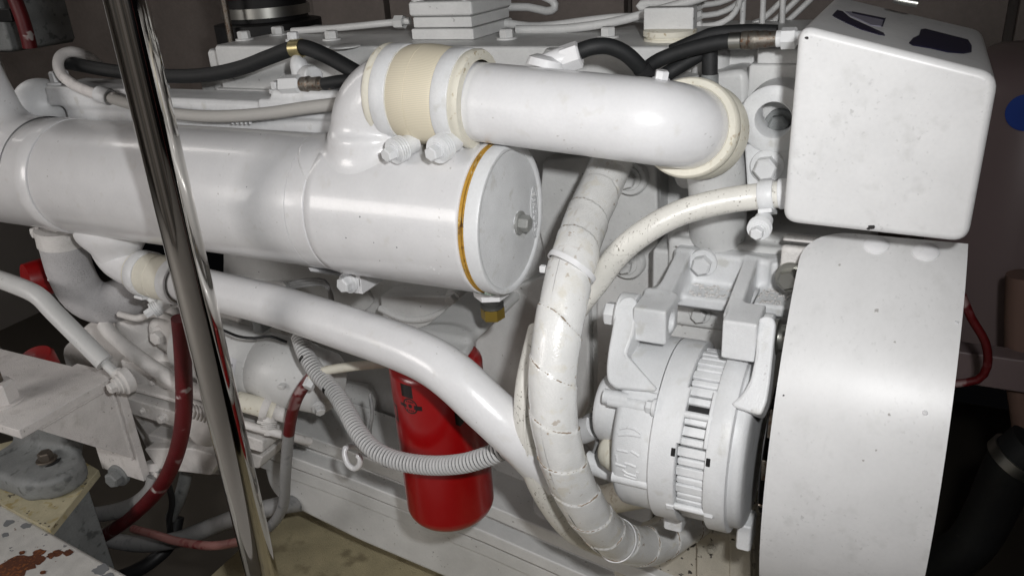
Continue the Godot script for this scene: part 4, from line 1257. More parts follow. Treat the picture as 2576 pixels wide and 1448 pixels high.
# ---------------------------------------------------------------- big hoses in front
func build_hoses() -> void:
	var t := thing("wrapped_hose", "thick white hose wrapped in spiral tape with flaking paint", "hose")
	var p := smooth_path(path([[1550, 380, -0.12], [1524, 442, -0.10], [1478, 548, -0.03], [1444, 650, 0.04], [1417, 760, 0.09], [1396, 880, 0.12], [1390, 1000, 0.135], [1404, 1110, 0.135], [1437, 1210, 0.12], [1487, 1296, 0.09], [1552, 1358, 0.04], [1635, 1372, -0.02], [1715, 1330, -0.08], [1770, 1290, -0.12]]), 0.0016)
	var nz := noise(91, 30.0, 2)
	var rad := func(s: float, a: float) -> float:
		var f := fposmod(s / 0.052 + a / TAU + 0.12 * nz.get_noise_1d(s), 1.0)
		var w: float = 0.0248 + 0.0013 * (1.0 - f) + 0.0006 * nz.get_noise_2d(s * 0.6, a * 0.02)
		if s < 0.06:
			w = 0.0254
		return w
	var hg := G.new().tube(p, rad, 48)
	part(t, hg, "taped_hose", mats.wrapped_hose)
	# bare tan tape showing along the spiral overlap
	var seam := PackedVector3Array()
	var sr := PackedFloat32Array()
	var run := 0.0
	for k in p.size():
		if k > 0:
			run += p[k].distance_to(p[k - 1])
		if run < 0.065:
			continue
		var f := fposmod(-(run / 0.052 + 0.12 * nz.get_noise_1d(run)), 1.0)
		var j := f * 48.0
		var j0 := int(j)
		var q0 := hg.v[k * 49 + j0].lerp(hg.v[k * 49 + j0 + 1], j - j0)
		seam.append(q0 + (p[k] - q0).normalized() * 0.0004)
		sr.append(maxf(0.0002, 0.0005 + 0.0012 * nz.get_noise_2d(run * 5.0, 7.0)))
	part(t, G.new().tube(seam, sr, 6), "tape_overlap", mats.tape_seam, "bare tan edge of the spiral tape")
	var c := thing("cream_hose", "cream hose with a moulded rib squeezed behind the taped hose", "hose")
	var q := smooth_path(path([[1362, 830, 0.05], [1345, 900, 0.08], [1330, 980, 0.1], [1327, 1080, 0.108], [1345, 1180, 0.098], [1388, 1268, 0.07], [1445, 1335, 0.03], [1530, 1378, -0.03]]), 0.006)
	part(c, G.new().tube(q, 0.0155, 28), "hose", mats.cream_hose)
	var side := PackedVector3Array()
	for k in q.size():
		side.append(q[k] + Vector3(0.004, 0.002, 0.0148))
	part(c, G.new().tube(side, 0.0016, 8), "moulded_rib", mats.cream_hose)
	# cable tie round the taped hose
	var ct := thing("cable_tie", "white cable tie round the taped hose and the speckled hose", "cable tie")
	var tc := P(1438, 672, 0.058)
	var ax := (P(1444, 650, 0.05) - P(1417, 760, 0.09)).normalized()
	var tilt := (ax + Vector3(0.42, 0.1, 0.0)).normalized()
	part(ct, G.new().lathe([Vector2(-0.003, 0.0265), Vector2(-0.003, 0.0288), Vector2(0.003, 0.0288), Vector2(0.003, 0.0265)], tc, tilt, 48), "strap", mats.white)
	part(ct, G.new().box(Transform3D(Basis(), P(1366, 676, 0.06)), Vector3(0.007, 0.008, 0.006), 0.001), "lock", mats.white)
	# small pipe of the loop at the bottom
	var lo := thing("wire_strap", "thin bright strap looped round the bottom bend of the taped hose", "strap")
	var lc := P(1552, 1358, 0.04)
	part(lo, G.new().lathe([Vector2(-0.0012, 0.0262), Vector2(-0.0012, 0.0275), Vector2(0.0012, 0.0275), Vector2(0.0012, 0.0262)], lc, (P(1600, 1370, 0.0) - P(1520, 1340, 0.06)), 40), "strap", mats.white)
	# speckled hose to the box cover
	var s := thing("speckled_hose", "cream hose with dark paint chips curving from the white box cover", "hose")
	part(s, ztube([[1985, 487, -0.03], [1905, 494, -0.03], [1810, 508, -0.02], [1705, 538, -0.005], [1615, 588, 0.01], [1550, 645, 0.015], [1505, 706, 0.015], [1455, 770, 0.02], [1420, 830, 0.03]], 0.0137, 0.006, 32), "hose", mats.cream_hose)
	var ca := P(1930, 491, -0.03)
	clamp_ring("white hose clamp where the speckled hose meets the white box cover", ca, P(1985, 487, -0.03) - P(1905, 494, -0.03), 0.0142, 0.015, Vector3(0, -1, 0.4), Vector3(-0.05, -0.15, 1), 0.0118, mats.cast, true, "", P(1913, 570, 0.0), 3)
	# beige hoses low under the alternator
	var b := thing("beige_hose", "short dusty beige hose lying under the alternator", "hose")
	part(b, ztube([[1500, 1262, -0.10], [1545, 1252, -0.09], [1620, 1238, -0.09], [1700, 1232, -0.1], [1760, 1240, -0.12]], 0.0215, 0.012, 24), "hose", mats.silicone_plain)
	# black hoses on the right
	var specs := [
		["black rubber hose arching from the fitting on the thick white pipe", [[1450, 132, -0.045], [1490, 118, -0.05], [1530, 116, -0.06], [1570, 132, -0.07], [1600, 158, -0.08], [1622, 185, -0.09]], 0.0088],
		["black rubber hose with a crimped steel end running to the white box cover", [[1622, 175, -0.10], [1660, 150, -0.10], [1720, 128, -0.10], [1790, 110, -0.10], [1850, 101, -0.10]], 0.0080],
		["upper black rubber hose behind the crimped one", [[1690, 128, -0.14], [1760, 98, -0.14], [1800, 84, -0.14], [1880, 78, -0.14], [1955, 80, -0.14]], 0.0075],
		["short upright black rubber hose above a grey stub", [[1784, 100, -0.125], [1786, 140, -0.125], [1786, 190, -0.125]], 0.0088],
		["black rubber hose slanting below the crimped one", [[1660, 196, -0.11], [1690, 178, -0.12], [1740, 148, -0.125], [1790, 118, -0.13]], 0.0085],
	]
	for q2 in specs:
		var n := thing("black_hose", q2[0], "hose", "black hoses above the thick pipe")
		part(n, ztube(q2[1], q2[2], 0.008, 22), "hose", mats.rubber)
		if q2[0].contains("crimped steel"):
			var o := P(1836, 103, -0.10)
			var d := P(1985, 96, -0.10) - o
			part(n, G.new().lathe([Vector2(0, 0.0), Vector2(0, 0.0088), Vector2(0.012, 0.0088), Vector2(0.012, 0.0)], o, d, 24), "crimp_sleeve", mats.zinc)
			part(n, G.new().lathe([Vector2(0.013, 0.0), Vector2(0.013, 0.0092), Vector2(0.020, 0.0096), Vector2(0.0205, 0.0088), Vector2(0.022, 0.0096), Vector2(0.029, 0.0094), Vector2(0.03, 0.0086), Vector2(0.038, 0.0090), Vector2(0.04, 0.0078), Vector2(0.048, 0.0080), Vector2(0.048, 0.0)], o, d, 24), "rusty_collar", mats.steel)
			part(n, G.new().lathe([Vector2(0.048, 0.0), Vector2(0.048, 0.0085), Vector2(0.056, 0.0085), Vector2(0.075, 0.0065), Vector2(0.075, 0.0)], o, d, 24), "white_end", mats.cast)
			hexnut(n, o + d.normalized() * 0.056, d, 0.019, mats.cast, "union_nut", 0.2, 0.8)
		if q2[0].contains("upright"):
			part(n, G.new().lathe([Vector2(0, 0.0), Vector2(0, 0.0098), Vector2(0.03, 0.0105), Vector2(0.03, 0.0)], P(1786, 186, -0.125), Vector3.DOWN, 20), "grey_stub", mats.mount_grey)
		if q2[0].contains("arching"):
			part(n, G.new().lathe([Vector2(0, 0.0), Vector2(0, 0.0098), Vector2(0.016, 0.0098), Vector2(0.016, 0.0)], P(1612, 170, -0.085), P(1640, 200, -0.1) - P(1605, 162, -0.085), 20), "grey_ferrule", mats.dark_grey)
	# long black hose with its clip, and the braided white hose, at the rear top
	var bh := thing("black_hose", "long black rubber hose held by a metal clip above the manifold", "hose")
	part(bh, ztube([[170, 158, -0.13], [280, 178, -0.13], [400, 190, -0.13], [510, 189, -0.13], [600, 172, -0.13], [670, 146, -0.13], [735, 122, -0.13], [770, 120, -0.13], [830, 145, -0.13], [900, 184, -0.12], [960, 215, -0.12]], 0.0108, 0.01, 24), "hose", mats.rubber)
	var pc := thing("hose_clip", "yellowish metal clip holding the long black hose", "clip")
	var co := P(748, 121, -0.13)
	var cd := P(775, 121, -0.13) - P(720, 126, -0.13)
	part(pc, G.new().lathe([Vector2(-0.009, 0.0108), Vector2(-0.009, 0.0124), Vector2(0.009, 0.0124), Vector2(0.009, 0.0108)], co, cd, 28), "band", mats.cadmium)
	part(pc, G.new().slab(co + Vector3(0.004, -0.034, 0.006), co + Vector3(0.013, -0.010, 0.009), 0.001), "leg", mats.cadmium)
	bolt(pc, P(738, 100, -0.14), Vector3.UP, 0.014, mats.cast)
	var wh := thing("braided_hose", "white braided hose looping above the rear of the heat exchanger", "hose")
	part(wh, ztube([[262, 178, -0.16], [240, 156, -0.16], [212, 138, -0.15], [178, 130, -0.13], [152, 140, -0.11], [145, 164, -0.095], [158, 192, -0.085], [195, 218, -0.075], [245, 237, -0.07], [290, 247, -0.07]], 0.0085, 0.006, 20), "loop", mats.grimy_light)
	part(wh, ztube([[262, 240, -0.07], [310, 256, -0.068], [400, 280, -0.065], [490, 291, -0.062], [580, 292, -0.06], [680, 284, -0.06], [770, 271, -0.06], [880, 258, -0.06]], 0.0088, 0.006, 20), "braided_run", mats.braid)
	part(wh, G.new().lathe([Vector2(-0.012, 0.009), Vector2(-0.012, 0.0125), Vector2(-0.009, 0.0132), Vector2(0.010, 0.0132), Vector2(0.012, 0.012), Vector2(0.012, 0.009)], P(262, 240, -0.069), P(300, 252, -0.069) - P(230, 230, -0.07), 24), "sleeve", mats.cast)

# ---------------------------------------------------------------- front end: box cover, belt guard, housings
const GY := 0.641
const GZ := -0.15
const GR := 0.26
func guard_pt(x: float, th: float, r := GR) -> Vector3:
	return Vector3(x, GY + sin(th) * r, GZ + cos(th) * r)
func build_front() -> void:
	# white box cover
	var t := thing("box_cover", "white painted metal box cover with slanting top and smudged face", "cover")
	var zf := 0.03
	var A := P(2010, 62, zf)
	var B := P(2516, 188, zf)
	var Cc := P(2436, 613, zf)
	var D := P(1968, 561, zf)
	var poly := rounded([Vector2(A.x, A.y), Vector2(B.x, B.y), Vector2(Cc.x, Cc.y), Vector2(D.x, D.y)], 0.0145, 6)
	part(t, G.new().prism(poly, Transform3D(Basis(), Vector3(0, 0, zf)), 0.26, 0.0068, 6), "shell", mats.box_white)
	# dark blue print on the sloping top
	var tn := Vector3(-(B.y - A.y), B.x - A.x, 0).normalized()
	var u := (B - A).normalized()
	var marks := [
		[mats.decal_blue, [[375, 170], [430, 110], [490, 125], [580, 200], [800, 300], [960, 372], [978, 402], [900, 390], [700, 330], [520, 250], [400, 188]]],
		[mats.decal_silver, [[520, 128], [600, 132], [985, 208], [945, 298], [820, 285], [690, 222], [590, 180]]],
		[mats.decal_blue, [[600, 128], [975, 205], [990, 200], [955, 296], [935, 296], [960, 225], [600, 150]]],
		[mats.decal_blue, [[1255, 485], [1300, 430], [1370, 400], [1390, 332], [1440, 325], [1930, 450], [1972, 520], [1970, 590], [1880, 605], [1700, 590], [1500, 545], [1300, 512]]],
	]
	for k in marks.size():
		var pl := PackedVector2Array()
		var base := A + tn * (0.0006 + 0.0002 * k)
		for q in marks[k][1]:
			var w := PP(2012.5 + q[0] * 0.2198, q[1] * 0.2198, base, tn)
			pl.append(Vector2((w - base).dot(u), (w - base).dot(Vector3(0, 0, -1))))
		part(t, G.new().prism(pl, Transform3D(Basis(u, Vector3(0, 0, -1), tn), base), 0.0006, 0.0, 1), "printed_mark", marks[k][0])
	# small clips along the rear edge of its top
	part(t, ztube([[2250, -4, -0.13], [2275, 2, -0.13], [2310, 8, -0.13]], 0.004, 0.01, 10), "top_latch", mats.zinc)
	part(t, ztube([[1962, 488, -0.03], [1990, 486, -0.03]], 0.0155, 0.006, 24), "hose_spigot", mats.cast)
	# belt guard: one bent sheet
	var g := thing("belt_guard", "large curved white sheet metal belt guard", "guard")
	var gg := G.new()
	var rows := 64
	var cols := 24
	var xr := 0.066
	var th0 := deg_to_rad(71.0)
	var th1 := deg_to_rad(-52.0)
	for layer in 2:
		var rr := GR - 0.003 * layer
		var sgn := 1.0 if layer == 0 else -1.0
		for k in rows + 1:
			var f := pow(float(k) / rows, 1.5)
			var th := lerpf(th0, th1, f)
			var s := (th0 - th) * GR
			var xl := -0.0865
			var cr := 0.046
			if s < cr:
				xl += cr - sqrt(maxf(0.0, cr * cr - (cr - s) * (cr - s)))
			for j in cols + 1:
				var x := lerpf(xl, xr, float(j) / cols)
				gg.pt(guard_pt(x, th, rr), Vector3(0, sin(th), cos(th)) * sgn, Vector2(x, s))
	var w := cols + 1
	var n1 := (rows + 1) * w
	for layer in 2:
		for k in rows:
			for j in cols:
				var q := layer * n1 + k * w + j
				gg.quad(q, q + 1, q + w + 1, q + w)
	for k in rows:
		for e in 2:
			var j := 0 if e == 0 else cols
			var nn := Vector3(-1 if e == 0 else 1, 0, 0)
			gg.face([gg.v[k * w + j], gg.v[(k + 1) * w + j], gg.v[n1 + (k + 1) * w + j], gg.v[n1 + k * w + j]], nn)
	for j in cols:
		gg.face([gg.v[j], gg.v[j + 1], gg.v[n1 + j + 1], gg.v[n1 + j]], Vector3(0, 0.3, -1).normalized())
	part(g, gg, "curved_sheet", mats.box_white)
	for q in [[2205, 617], [2330, 634]]:
		var c := PC(q[0], q[1], GY, GZ, GR)
		var nn := Vector3(0, c.y - GY, c.z - GZ).normalized()
		part(g, G.new().lathe([Vector2(-0.001, 0.0125), Vector2(0.0012, 0.0122), Vector2(0.0028, 0.0095), Vector2(0.0036, 0.005), Vector2(0.0038, 0.0)], c, nn, 28), "rivet", mats.white)
	# paint drip on the guard
	var dr := PC(2328, 1038, GY, GZ, GR)
	part(g, G.new().lathe([Vector2(-0.001, 0.0028), Vector2(0.0012, 0.002), Vector2(0.0018, 0.0)], dr, Vector3(0, dr.y - GY, dr.z - GZ), 12), "paint_drip", mats.white)
	# bare chips along the guard's edges and on its face
	for q in [[2252, 860, 0.0012], [2238, 1042, 0.0016], [2205, 1132, 0.0012], [2172, 1158, 0.0014], [1972, 994, 0.0013], [2205, 780, 0.0025], [2113, 666, 0.0016]]:
		var cp := PC(q[0], q[1], GY, GZ, GR + 0.0003)
		var cn := Vector3(0, cp.y - GY, cp.z - GZ).normalized()
		var blob := PackedVector2Array()
		for k in 9:
			var rr: float = q[2] * rng.randf_range(0.5, 1.1)
			blob.append(Vector2(cos(TAU * k / 9.0), sin(TAU * k / 9.0)) * rr)
		part(g, G.new().prism(blob, Transform3D(Basis(Vector3.RIGHT, cn.cross(Vector3.RIGHT), cn), cp), 0.0008, 0.0, 1), "paint_chip", mats.chip_pale if q[0] > 2000 else mats.chip_dark)
	for q in [[2192, 570, 0.0026], [2184, 575, 0.0016], [2030, 96, 0.0014]]:
		var cp := P(q[0], q[1], zf + 0.0003)
		var blob := PackedVector2Array()
		for k in 9:
			var rr: float = q[2] * rng.randf_range(0.4, 1.1)
			blob.append(Vector2(cos(TAU * k / 9.0) * 1.4, sin(TAU * k / 9.0)) * rr)
		part(t, G.new().prism(blob, Transform3D(Basis(), cp), 0.0008, 0.0, 1), "paint_chip", mats.chip_dark if q[1] > 500 or q[1] < 100 else mats.chip_pale)
	# side wall of the guard behind it
	part(g, G.new().slab(Vector3(0.060, 0.40, -0.12), Vector3(0.063, 0.84, 0.02), 0.0005), "side_sheet", mats.cast)
	part(g, G.new().slab(Vector3(-0.05, 0.80, -0.13), Vector3(0.05, 0.82, -0.22), 0.002), "mount_foot", mats.cast)
	# pulley and belts inside
	var pu := thing("belt_pulley", "dark grooved alternator pulley and fan blades seen behind the belt guard's edge", "pulley")
	part(pu, G.new().lathe([Vector2(-0.093, 0.0), Vector2(-0.093, 0.012), Vector2(-0.085, 0.012), Vector2(-0.085, 0.045), Vector2(-0.075, 0.036), Vector2(-0.07, 0.036), Vector2(-0.06, 0.045), Vector2(-0.055, 0.045), Vector2(-0.045, 0.036), Vector2(-0.035, 0.045), Vector2(-0.03, 0.045), Vector2(-0.03, 0.0)], Vector3(0, AY, AZ), Vector3.RIGHT, 40), "pulley", mats.dark_grey)
	part(pu, G.new().lathe([Vector2(-0.0965, 0.0), Vector2(-0.0965, 0.075), Vector2(-0.0955, 0.075), Vector2(-0.0955, 0.0)], Vector3(0, AY, AZ), Vector3.RIGHT, 40), "fan_disc", mats.dark_grey)
	for k in 10:
		var a := TAU * k / 10.0 + 0.25
		var rd := Vector3(0, sin(a), cos(a))
		var tg := Vector3(0, cos(a), -sin(a))
		part(pu, G.new().box(Transform3D(Basis(Vector3.RIGHT, (rd * 0.5 + tg).normalized(), Vector3.RIGHT.cross((rd * 0.5 + tg).normalized())), Vector3(-0.087, AY, AZ) + rd * 0.078), Vector3(0.015, 0.03, 0.002), 0.0005), "fan_blade", mats.steel)
	# thermostat housing with the open port
	var th := thing("thermostat_housing", "grey-white round flange with an open hole beside the white box cover", "housing")
	var hc := P(1946, 302, -0.1)
	var ring := []
	part(th, G.new().lathe([Vector2(-0.05, 0.0195), Vector2(-0.001, 0.0192), Vector2(0.0, 0.0200), Vector2(0.0, 0.0335), Vector2(-0.002, 0.0365), Vector2(-0.05, 0.0365), Vector2(-0.05, 0.0195)], hc, Vector3.BACK, 48), "round_flange", mats.cast)
	part(th, plate(G.new(), [[1872, 362], [2010, 362], [2010, 470], [1880, 478]], -0.103, 0.03, 0.003, 0.006), "lower_flange", mats.cast)
	bolt(th, P(1931, 417, -0.101), Vector3.BACK, 0.0225, mats.cast, 0.2)
	bolt(th, P(1962, 310, -0.15), Vector3.BACK, 0.020, mats.mount_grey, 0.1, "recessed_bolt")
	part(th, G.new().slab(hc + Vector3(-0.04, -0.07, -0.055), hc + Vector3(0.06, 0.05, -0.08), 0.004), "body", mats.block)
	part(th, plate(G.new(), [[1640, 210], [1760, 190], [1880, 170], [1885, 480], [1700, 480]], -0.15, 0.06, 0.008, 0.01), "front_wall", mats.block)
	part(th, G.new().slab(P(1905, 120, -0.16), P(2005, 240, -0.16) - Vector3(0, 0, 0.05), 0.003), "side_plate", mats.block)
	# water pump body: the pale flat top under the speckled hose
	var wp := thing("water_pump", "grey-white flat-topped pump housing under the speckled hose", "pump")
	var sw := Sdf.new()
	var y0 := 0.836
	var px0 := P(1690, 600, -0.15).x
	sw.slab(Vector3(px0, y0 - 0.12, -0.13), Vector3(-0.02, y0, -0.28), 0.006)
	sw.slab(Vector3(px0 + 0.01, y0, -0.15), Vector3(-0.02, y0 + 0.012, -0.28), 0.006)
	sw.cyl(P(1770, 560, -0.19) - Vector3(0, 0.05, 0), P(1770, 560, -0.19) + Vector3(0, 0.004, 0), 0.045, 0.004)
	part(wp, sw.build(Vector3(px0 - 0.03, y0 - 0.13, -0.29), Vector3(-0.01, y0 + 0.06, -0.12), 0.004), "body", mats.block)
	part(wp, ztube([[1790, 380, -0.11], [1800, 420, -0.12], [1806, 480, -0.13], [1806, 590, -0.15]], 0.034, 0.012, 32), "neck", mats.block)
	bolt(wp, P(1762, 787, -0.13), Vector3.BACK, 0.017, mats.block)
	# strap with the zinc bolt
	var sp := thing("guard_strap", "white steel strap with a large zinc bolt beside the belt guard", "bracket")
	var sg := Sdf.new()
	var z1 := -0.062
	sg.slab(P(1966, 620, z1), P(2050, 715, z1) - Vector3(0, 0, 0.012), 0.004)
	sg.slab(P(1966, 600, z1 - 0.03) , P(2060, 632, z1 - 0.012) - Vector3(0, 0, 0.04), 0.004, 0, 0.02)
	part(sp, sg.build(P(1966, 715, z1) - Vector3(0.02, 0.02, 0.09), P(2060, 590, z1) + Vector3(0.02, 0.02, 0.02), 0.003), "strap", mats.grimy)
	part(sp, G.new().lathe([Vector2(-0.004, 0.0), Vector2(-0.004, 0.0145), Vector2(0.002, 0.0145), Vector2(0.003, 0.0135), Vector2(0.003, 0.0)], P(1990, 697, z1 + 0.002), Vector3(-0.1, 0.1, 1), 28), "washer", mats.zinc)
	bolt(sp, P(1990, 697, z1 + 0.004), Vector3(-0.1, 0.1, 1), 0.0205, mats.zinc, 0.3, "zinc_bolt")
	# base block below the alternator
	var bb := thing("base_casting", "stained beige casting standing under the alternator", "casting")
	part(bb, plate(G.new(), [[1752, 1335], [1898, 1345], [1905, 1600], [1752, 1600]], -0.10, 0.1, 0.004, 0.006), "post", mats.tan_light)
	part(bb, plate(G.new(), [[1835, 1345], [1890, 1348], [1892, 1600], [1835, 1600]], -0.092, 0.05, 0.003, 0.004), "raised_web", mats.tan_light)
	part(bb, plate(G.new(), [[1560, 1400], [1760, 1345], [1760, 1600], [1480, 1600]], -0.12, 0.1, 0.006, 0.02), "foot", mats.tan_light)
	part(bb, plate(G.new(), [[1890, 1370], [1990, 1420], [1990, 1600], [1890, 1600]], -0.12, 0.08, 0.004, 0.006), "side_wall", mats.tan_light)
	bolt(bb, P(1790, 1380, -0.098), Vector3.BACK, 0.008, mats.tan_light)

# ---------------------------------------------------------------- alternator and its bracket
# outline of photo pixels on a plane, pushed back along its normal
func plane_plate(pts: Array, at: Vector3, nrm: Vector3, depth: float, bev: float, round_r: float) -> G:
	var u := Vector3.RIGHT
	var w := nrm.cross(u).normalized()
	var l := []
	for q in pts:
		var d := PP(q[0], q[1], at, nrm) - at
		l.append(Vector2(d.dot(u), d.dot(w)))
	return G.new().prism(rounded(l, maxf(round_r, bev * 1.6), 3), Transform3D(Basis(u, w, nrm), at), depth, bev, 3)
const AY := 0.653
const AZ := 0.003
func build_alternator() -> void:
	var t := thing("alternator", "white painted alternator with ribbed stator hanging below its bracket", "alternator")
	var o := Vector3(0, AY, AZ)
	# rear cover and housing ring, turned; flat ear plates joined to them
	part(t, G.new().lathe([Vector2(-0.253, 0.0), Vector2(-0.253, 0.088), Vector2(-0.2515, 0.0945), Vector2(-0.247, 0.0985), Vector2(-0.243, 0.0992), Vector2(-0.2092, 0.0992), Vector2(-0.2086, 0.0985), Vector2(-0.2080, 0.0985)], o, Vector3.RIGHT, 96), "rear_cover", mats.cast)
	var rh := part(t, G.new().lathe([Vector2(-0.2082, 0.085), Vector2(-0.2082, 0.1030), Vector2(-0.2068, 0.1046), Vector2(-0.1800, 0.1046), Vector2(-0.1790, 0.1036), Vector2(-0.1790, 0.085)], o, Vector3.RIGHT, 96), "rear_housing", mats.cast)
	var en := Vector3(0, 0.62, 0.785).normalized()
	var ea := Vector3(-0.26, 0.798, 0.024)
	part(t, plane_plate([[1545, 790], [1552, 762], [1566, 746], [1586, 743], [1601, 752], [1600, 800], [1593, 842], [1574, 890], [1652, 976], [1644, 985], [1545, 976], [1526, 958], [1524, 925], [1529, 880], [1538, 830]], ea, en, 0.034, 0.0035, 0.004), "rear_ear", mats.cast)
	# upper shell: the housing's full radius runs back to the ear above the cover
	part(t, G.new().lathe([Vector2(-0.252, 0.080), Vector2(-0.252, 0.1030), Vector2(-0.2500, 0.1044), Vector2(-0.2080, 0.1044)], o, Vector3.RIGHT, 48, deg_to_rad(-70.0), PI * 0.5 - 0.90), "upper_shell", mats.cast)
	part(t, G.new().lathe([Vector2(-0.252, 0.0985), Vector2(-0.252, 0.1044), Vector2(-0.2080, 0.1044), Vector2(-0.2080, 0.0985)], o, Vector3.RIGHT, 3, PI * 0.5 - 0.92, PI * 0.5 - 0.895), "shell_edge", mats.cast)
	# steps where both housings reach over the stator round the through bolt
	part(rh, G.new().lathe([Vector2(-0.1800, 0.090), Vector2(-0.1800, 0.1046), Vector2(-0.1766, 0.1046), Vector2(-0.1756, 0.1036), Vector2(-0.1756, 0.090)], o, Vector3.RIGHT, 16, PI * 0.5 - 1.02, PI * 0.5 - 0.44), "housing_step", mats.cast)
	part(t, G.new().lathe([Vector2(-0.2735, 0.0), Vector2(-0.2735, 0.0245), Vector2(-0.2715, 0.0265), Vector2(-0.2535, 0.0265), Vector2(-0.252, 0.025), Vector2(-0.252, 0.0)], Vector3(0, 0.787, 0.0), Vector3.RIGHT, 36), "ear_boss", mats.cast)
	for a in [0.75, -0.18]:
		var rd := Vector3(0, sin(a), cos(a))
		part(t, G.new().tube(PackedVector3Array([o + rd * 0.0945 + Vector3(-0.262 if a > 0.0 else -0.250, 0, 0), o + rd * 0.0945 + Vector3(-0.206, 0, 0)]), 0.0072, 18), "bolt_sleeve", mats.cast)
	# step line between cover and housing is a real edge; bolts through the bosses
	for a in [0.75]:
		var rd := Vector3(0, sin(a), cos(a))
		bolt(t, o + rd * 0.1015 + Vector3(-0.209, 0, 0), Vector3.LEFT, 0.012, mats.cast)
	# stator: separate lamination strips with rounded rods between
	part(t, G.new().lathe([Vector2(-0.181, 0.06), Vector2(-0.181, 0.0925), Vector2(-0.144, 0.0925), Vector2(-0.144, 0.06)], o, Vector3.RIGHT, 64), "stator_core", mats.print_black)
	var strip := G.new().box(Transform3D(), Vector3(0.033, 0.0102, 0.006), 0.0012).mesh()
	var strip2 := G.new().tube(PackedVector3Array([Vector3(-0.0165, 0, 0), Vector3(0.0165, 0, 0)]), 0.0038, 12).mesh()
	var strip3 := G.new().box(Transform3D(), Vector3(0.033, 0.0096, 0.007), 0.0030).mesh()
	for k in 30:
		var a := deg_to_rad(112.0 - k * 6.6)
		var rd := Vector3(0, sin(a), cos(a))
		var tg := Vector3(0, cos(a), -sin(a))
		var h := 0.0945 if k % 2 == 0 else 0.0942
		if k == 10:
			a = 0.745
			rd = Vector3(0, sin(a), cos(a))
			tg = Vector3(0, cos(a), -sin(a))
			place(t, strip2, "through_rod", mats.cast, Transform3D(Basis(Vector3.RIGHT, tg, rd), o + rd * 0.101 + Vector3(-0.1625, 0, 0)))
			h = 0.0915
		place(t, strip if k % 2 == 0 else strip3, "stator_rib", mats.cast, Transform3D(Basis(Vector3.RIGHT, tg, rd), o + rd * h + Vector3(-0.1625, 0, 0)))
	var al := -0.36
	place(t, strip2, "through_rod", mats.cast, Transform3D(Basis(Vector3.RIGHT, Vector3(0, cos(al), -sin(al)), Vector3(0, sin(al), cos(al))), o + Vector3(-0.1625, sin(al) * 0.102, cos(al) * 0.102)))
	for e in [-0.181, -0.144]:
		hexnut(t, o + Vector3(e, sin(al) * 0.102, cos(al) * 0.102), Vector3.RIGHT if e > -0.16 else Vector3.LEFT, 0.009, mats.cast, "rod_nut")
	# front housing with the second ear
	var fh := part(t, G.new().lathe([Vector2(-0.1480, 0.085), Vector2(-0.1480, 0.1036), Vector2(-0.1466, 0.1048), Vector2(-0.1270, 0.1048), Vector2(-0.1256, 0.1040), Vector2(-0.1250, 0.1000), Vector2(-0.1240, 0.0980), Vector2(-0.1165, 0.0970), Vector2(-0.1120, 0.0935), Vector2(-0.1105, 0.0885), Vector2(-0.1103, 0.07), Vector2(-0.1103, 0.0)], o, Vector3.RIGHT, 96), "front_housing", mats.cast)
	part(t, plane_plate([[1909, 800], [1925, 792], [1945, 796], [1953, 812], [1946, 880], [1938, 960], [1930, 1010], [1915, 1046], [1848, 1024], [1840, 1014], [1866, 992], [1888, 955], [1900, 900], [1904, 850]], ea + Vector3(0.15, 0, 0), en, 0.03, 0.003, 0.005), "front_ear", mats.cast)
	part(t, G.new().lathe([Vector2(-0.1145, 0.0), Vector2(-0.1145, 0.0230), Vector2(-0.1130, 0.0245), Vector2(-0.1050, 0.0245), Vector2(-0.1038, 0.0230), Vector2(-0.1038, 0.0)], Vector3(0, 0.787, 0.0), Vector3.RIGHT, 32), "ear_boss", mats.cast)
	part(fh, G.new().lathe([Vector2(-0.1515, 0.090), Vector2(-0.1515, 0.1036), Vector2(-0.1505, 0.1048), Vector2(-0.1475, 0.1048), Vector2(-0.1475, 0.090)], o, Vector3.RIGHT, 16, PI * 0.5 - 1.02, PI * 0.5 - 0.44), "housing_step", mats.cast)
	part(t, G.new().slab(Vector3(-0.121, AY - 0.122, 0.012), Vector3(-0.104, AY - 0.085, 0.046), 0.003), "lower_foot", mats.cast)
	part(t, G.new().slab(Vector3(-0.205, AY - 0.116, 0.020), Vector3(-0.182, AY - 0.09, 0.05), 0.003), "lower_foot", mats.cast)
	# black blocks painted in for the shade of notches in the housing edges
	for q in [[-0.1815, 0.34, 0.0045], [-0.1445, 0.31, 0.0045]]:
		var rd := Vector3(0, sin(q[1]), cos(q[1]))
		part(t, G.new().box(Transform3D(Basis(Vector3.RIGHT, Vector3(0, cos(q[1]), -sin(q[1])), rd), o + Vector3(q[0], 0, 0) + rd * 0.1042), Vector3(q[2], 0.009, 0.002), 0.0005), "painted_notch", mats.print_black)
	# pivot bolt
	bolt(t, Vector3(-0.272, 0.787, 0.0), Vector3.LEFT, 0.024, mats.cast, 0.3, "pivot_bolt")
	part(t, G.new().lathe([Vector2(-0.283, 0.0), Vector2(-0.283, 0.012), Vector2(-0.224, 0.012), Vector2(-0.224, 0.0)], Vector3(0, 0.787, 0.0), Vector3.RIGHT, 20), "pivot_pin", mats.cast)
	part(t, G.new().lathe([Vector2(-0.13, 0.0), Vector2(-0.13, 0.011), Vector2(-0.075, 0.011), Vector2(-0.075, 0.0)], Vector3(0, 0.787, 0.0), Vector3.RIGHT, 20), "pivot_pin", mats.cast)
	part(t, G.new().lathe([Vector2(-0.1037, 0.0), Vector2(-0.1037, 0.019), Vector2(-0.099, 0.020), Vector2(-0.097, 0.018), Vector2(-0.097, 0.014), Vector2(-0.08, 0.016), Vector2(-0.08, 0.0)], Vector3(0, 0.787, 0.0), Vector3.RIGHT, 28), "spacer", mats.zinc)
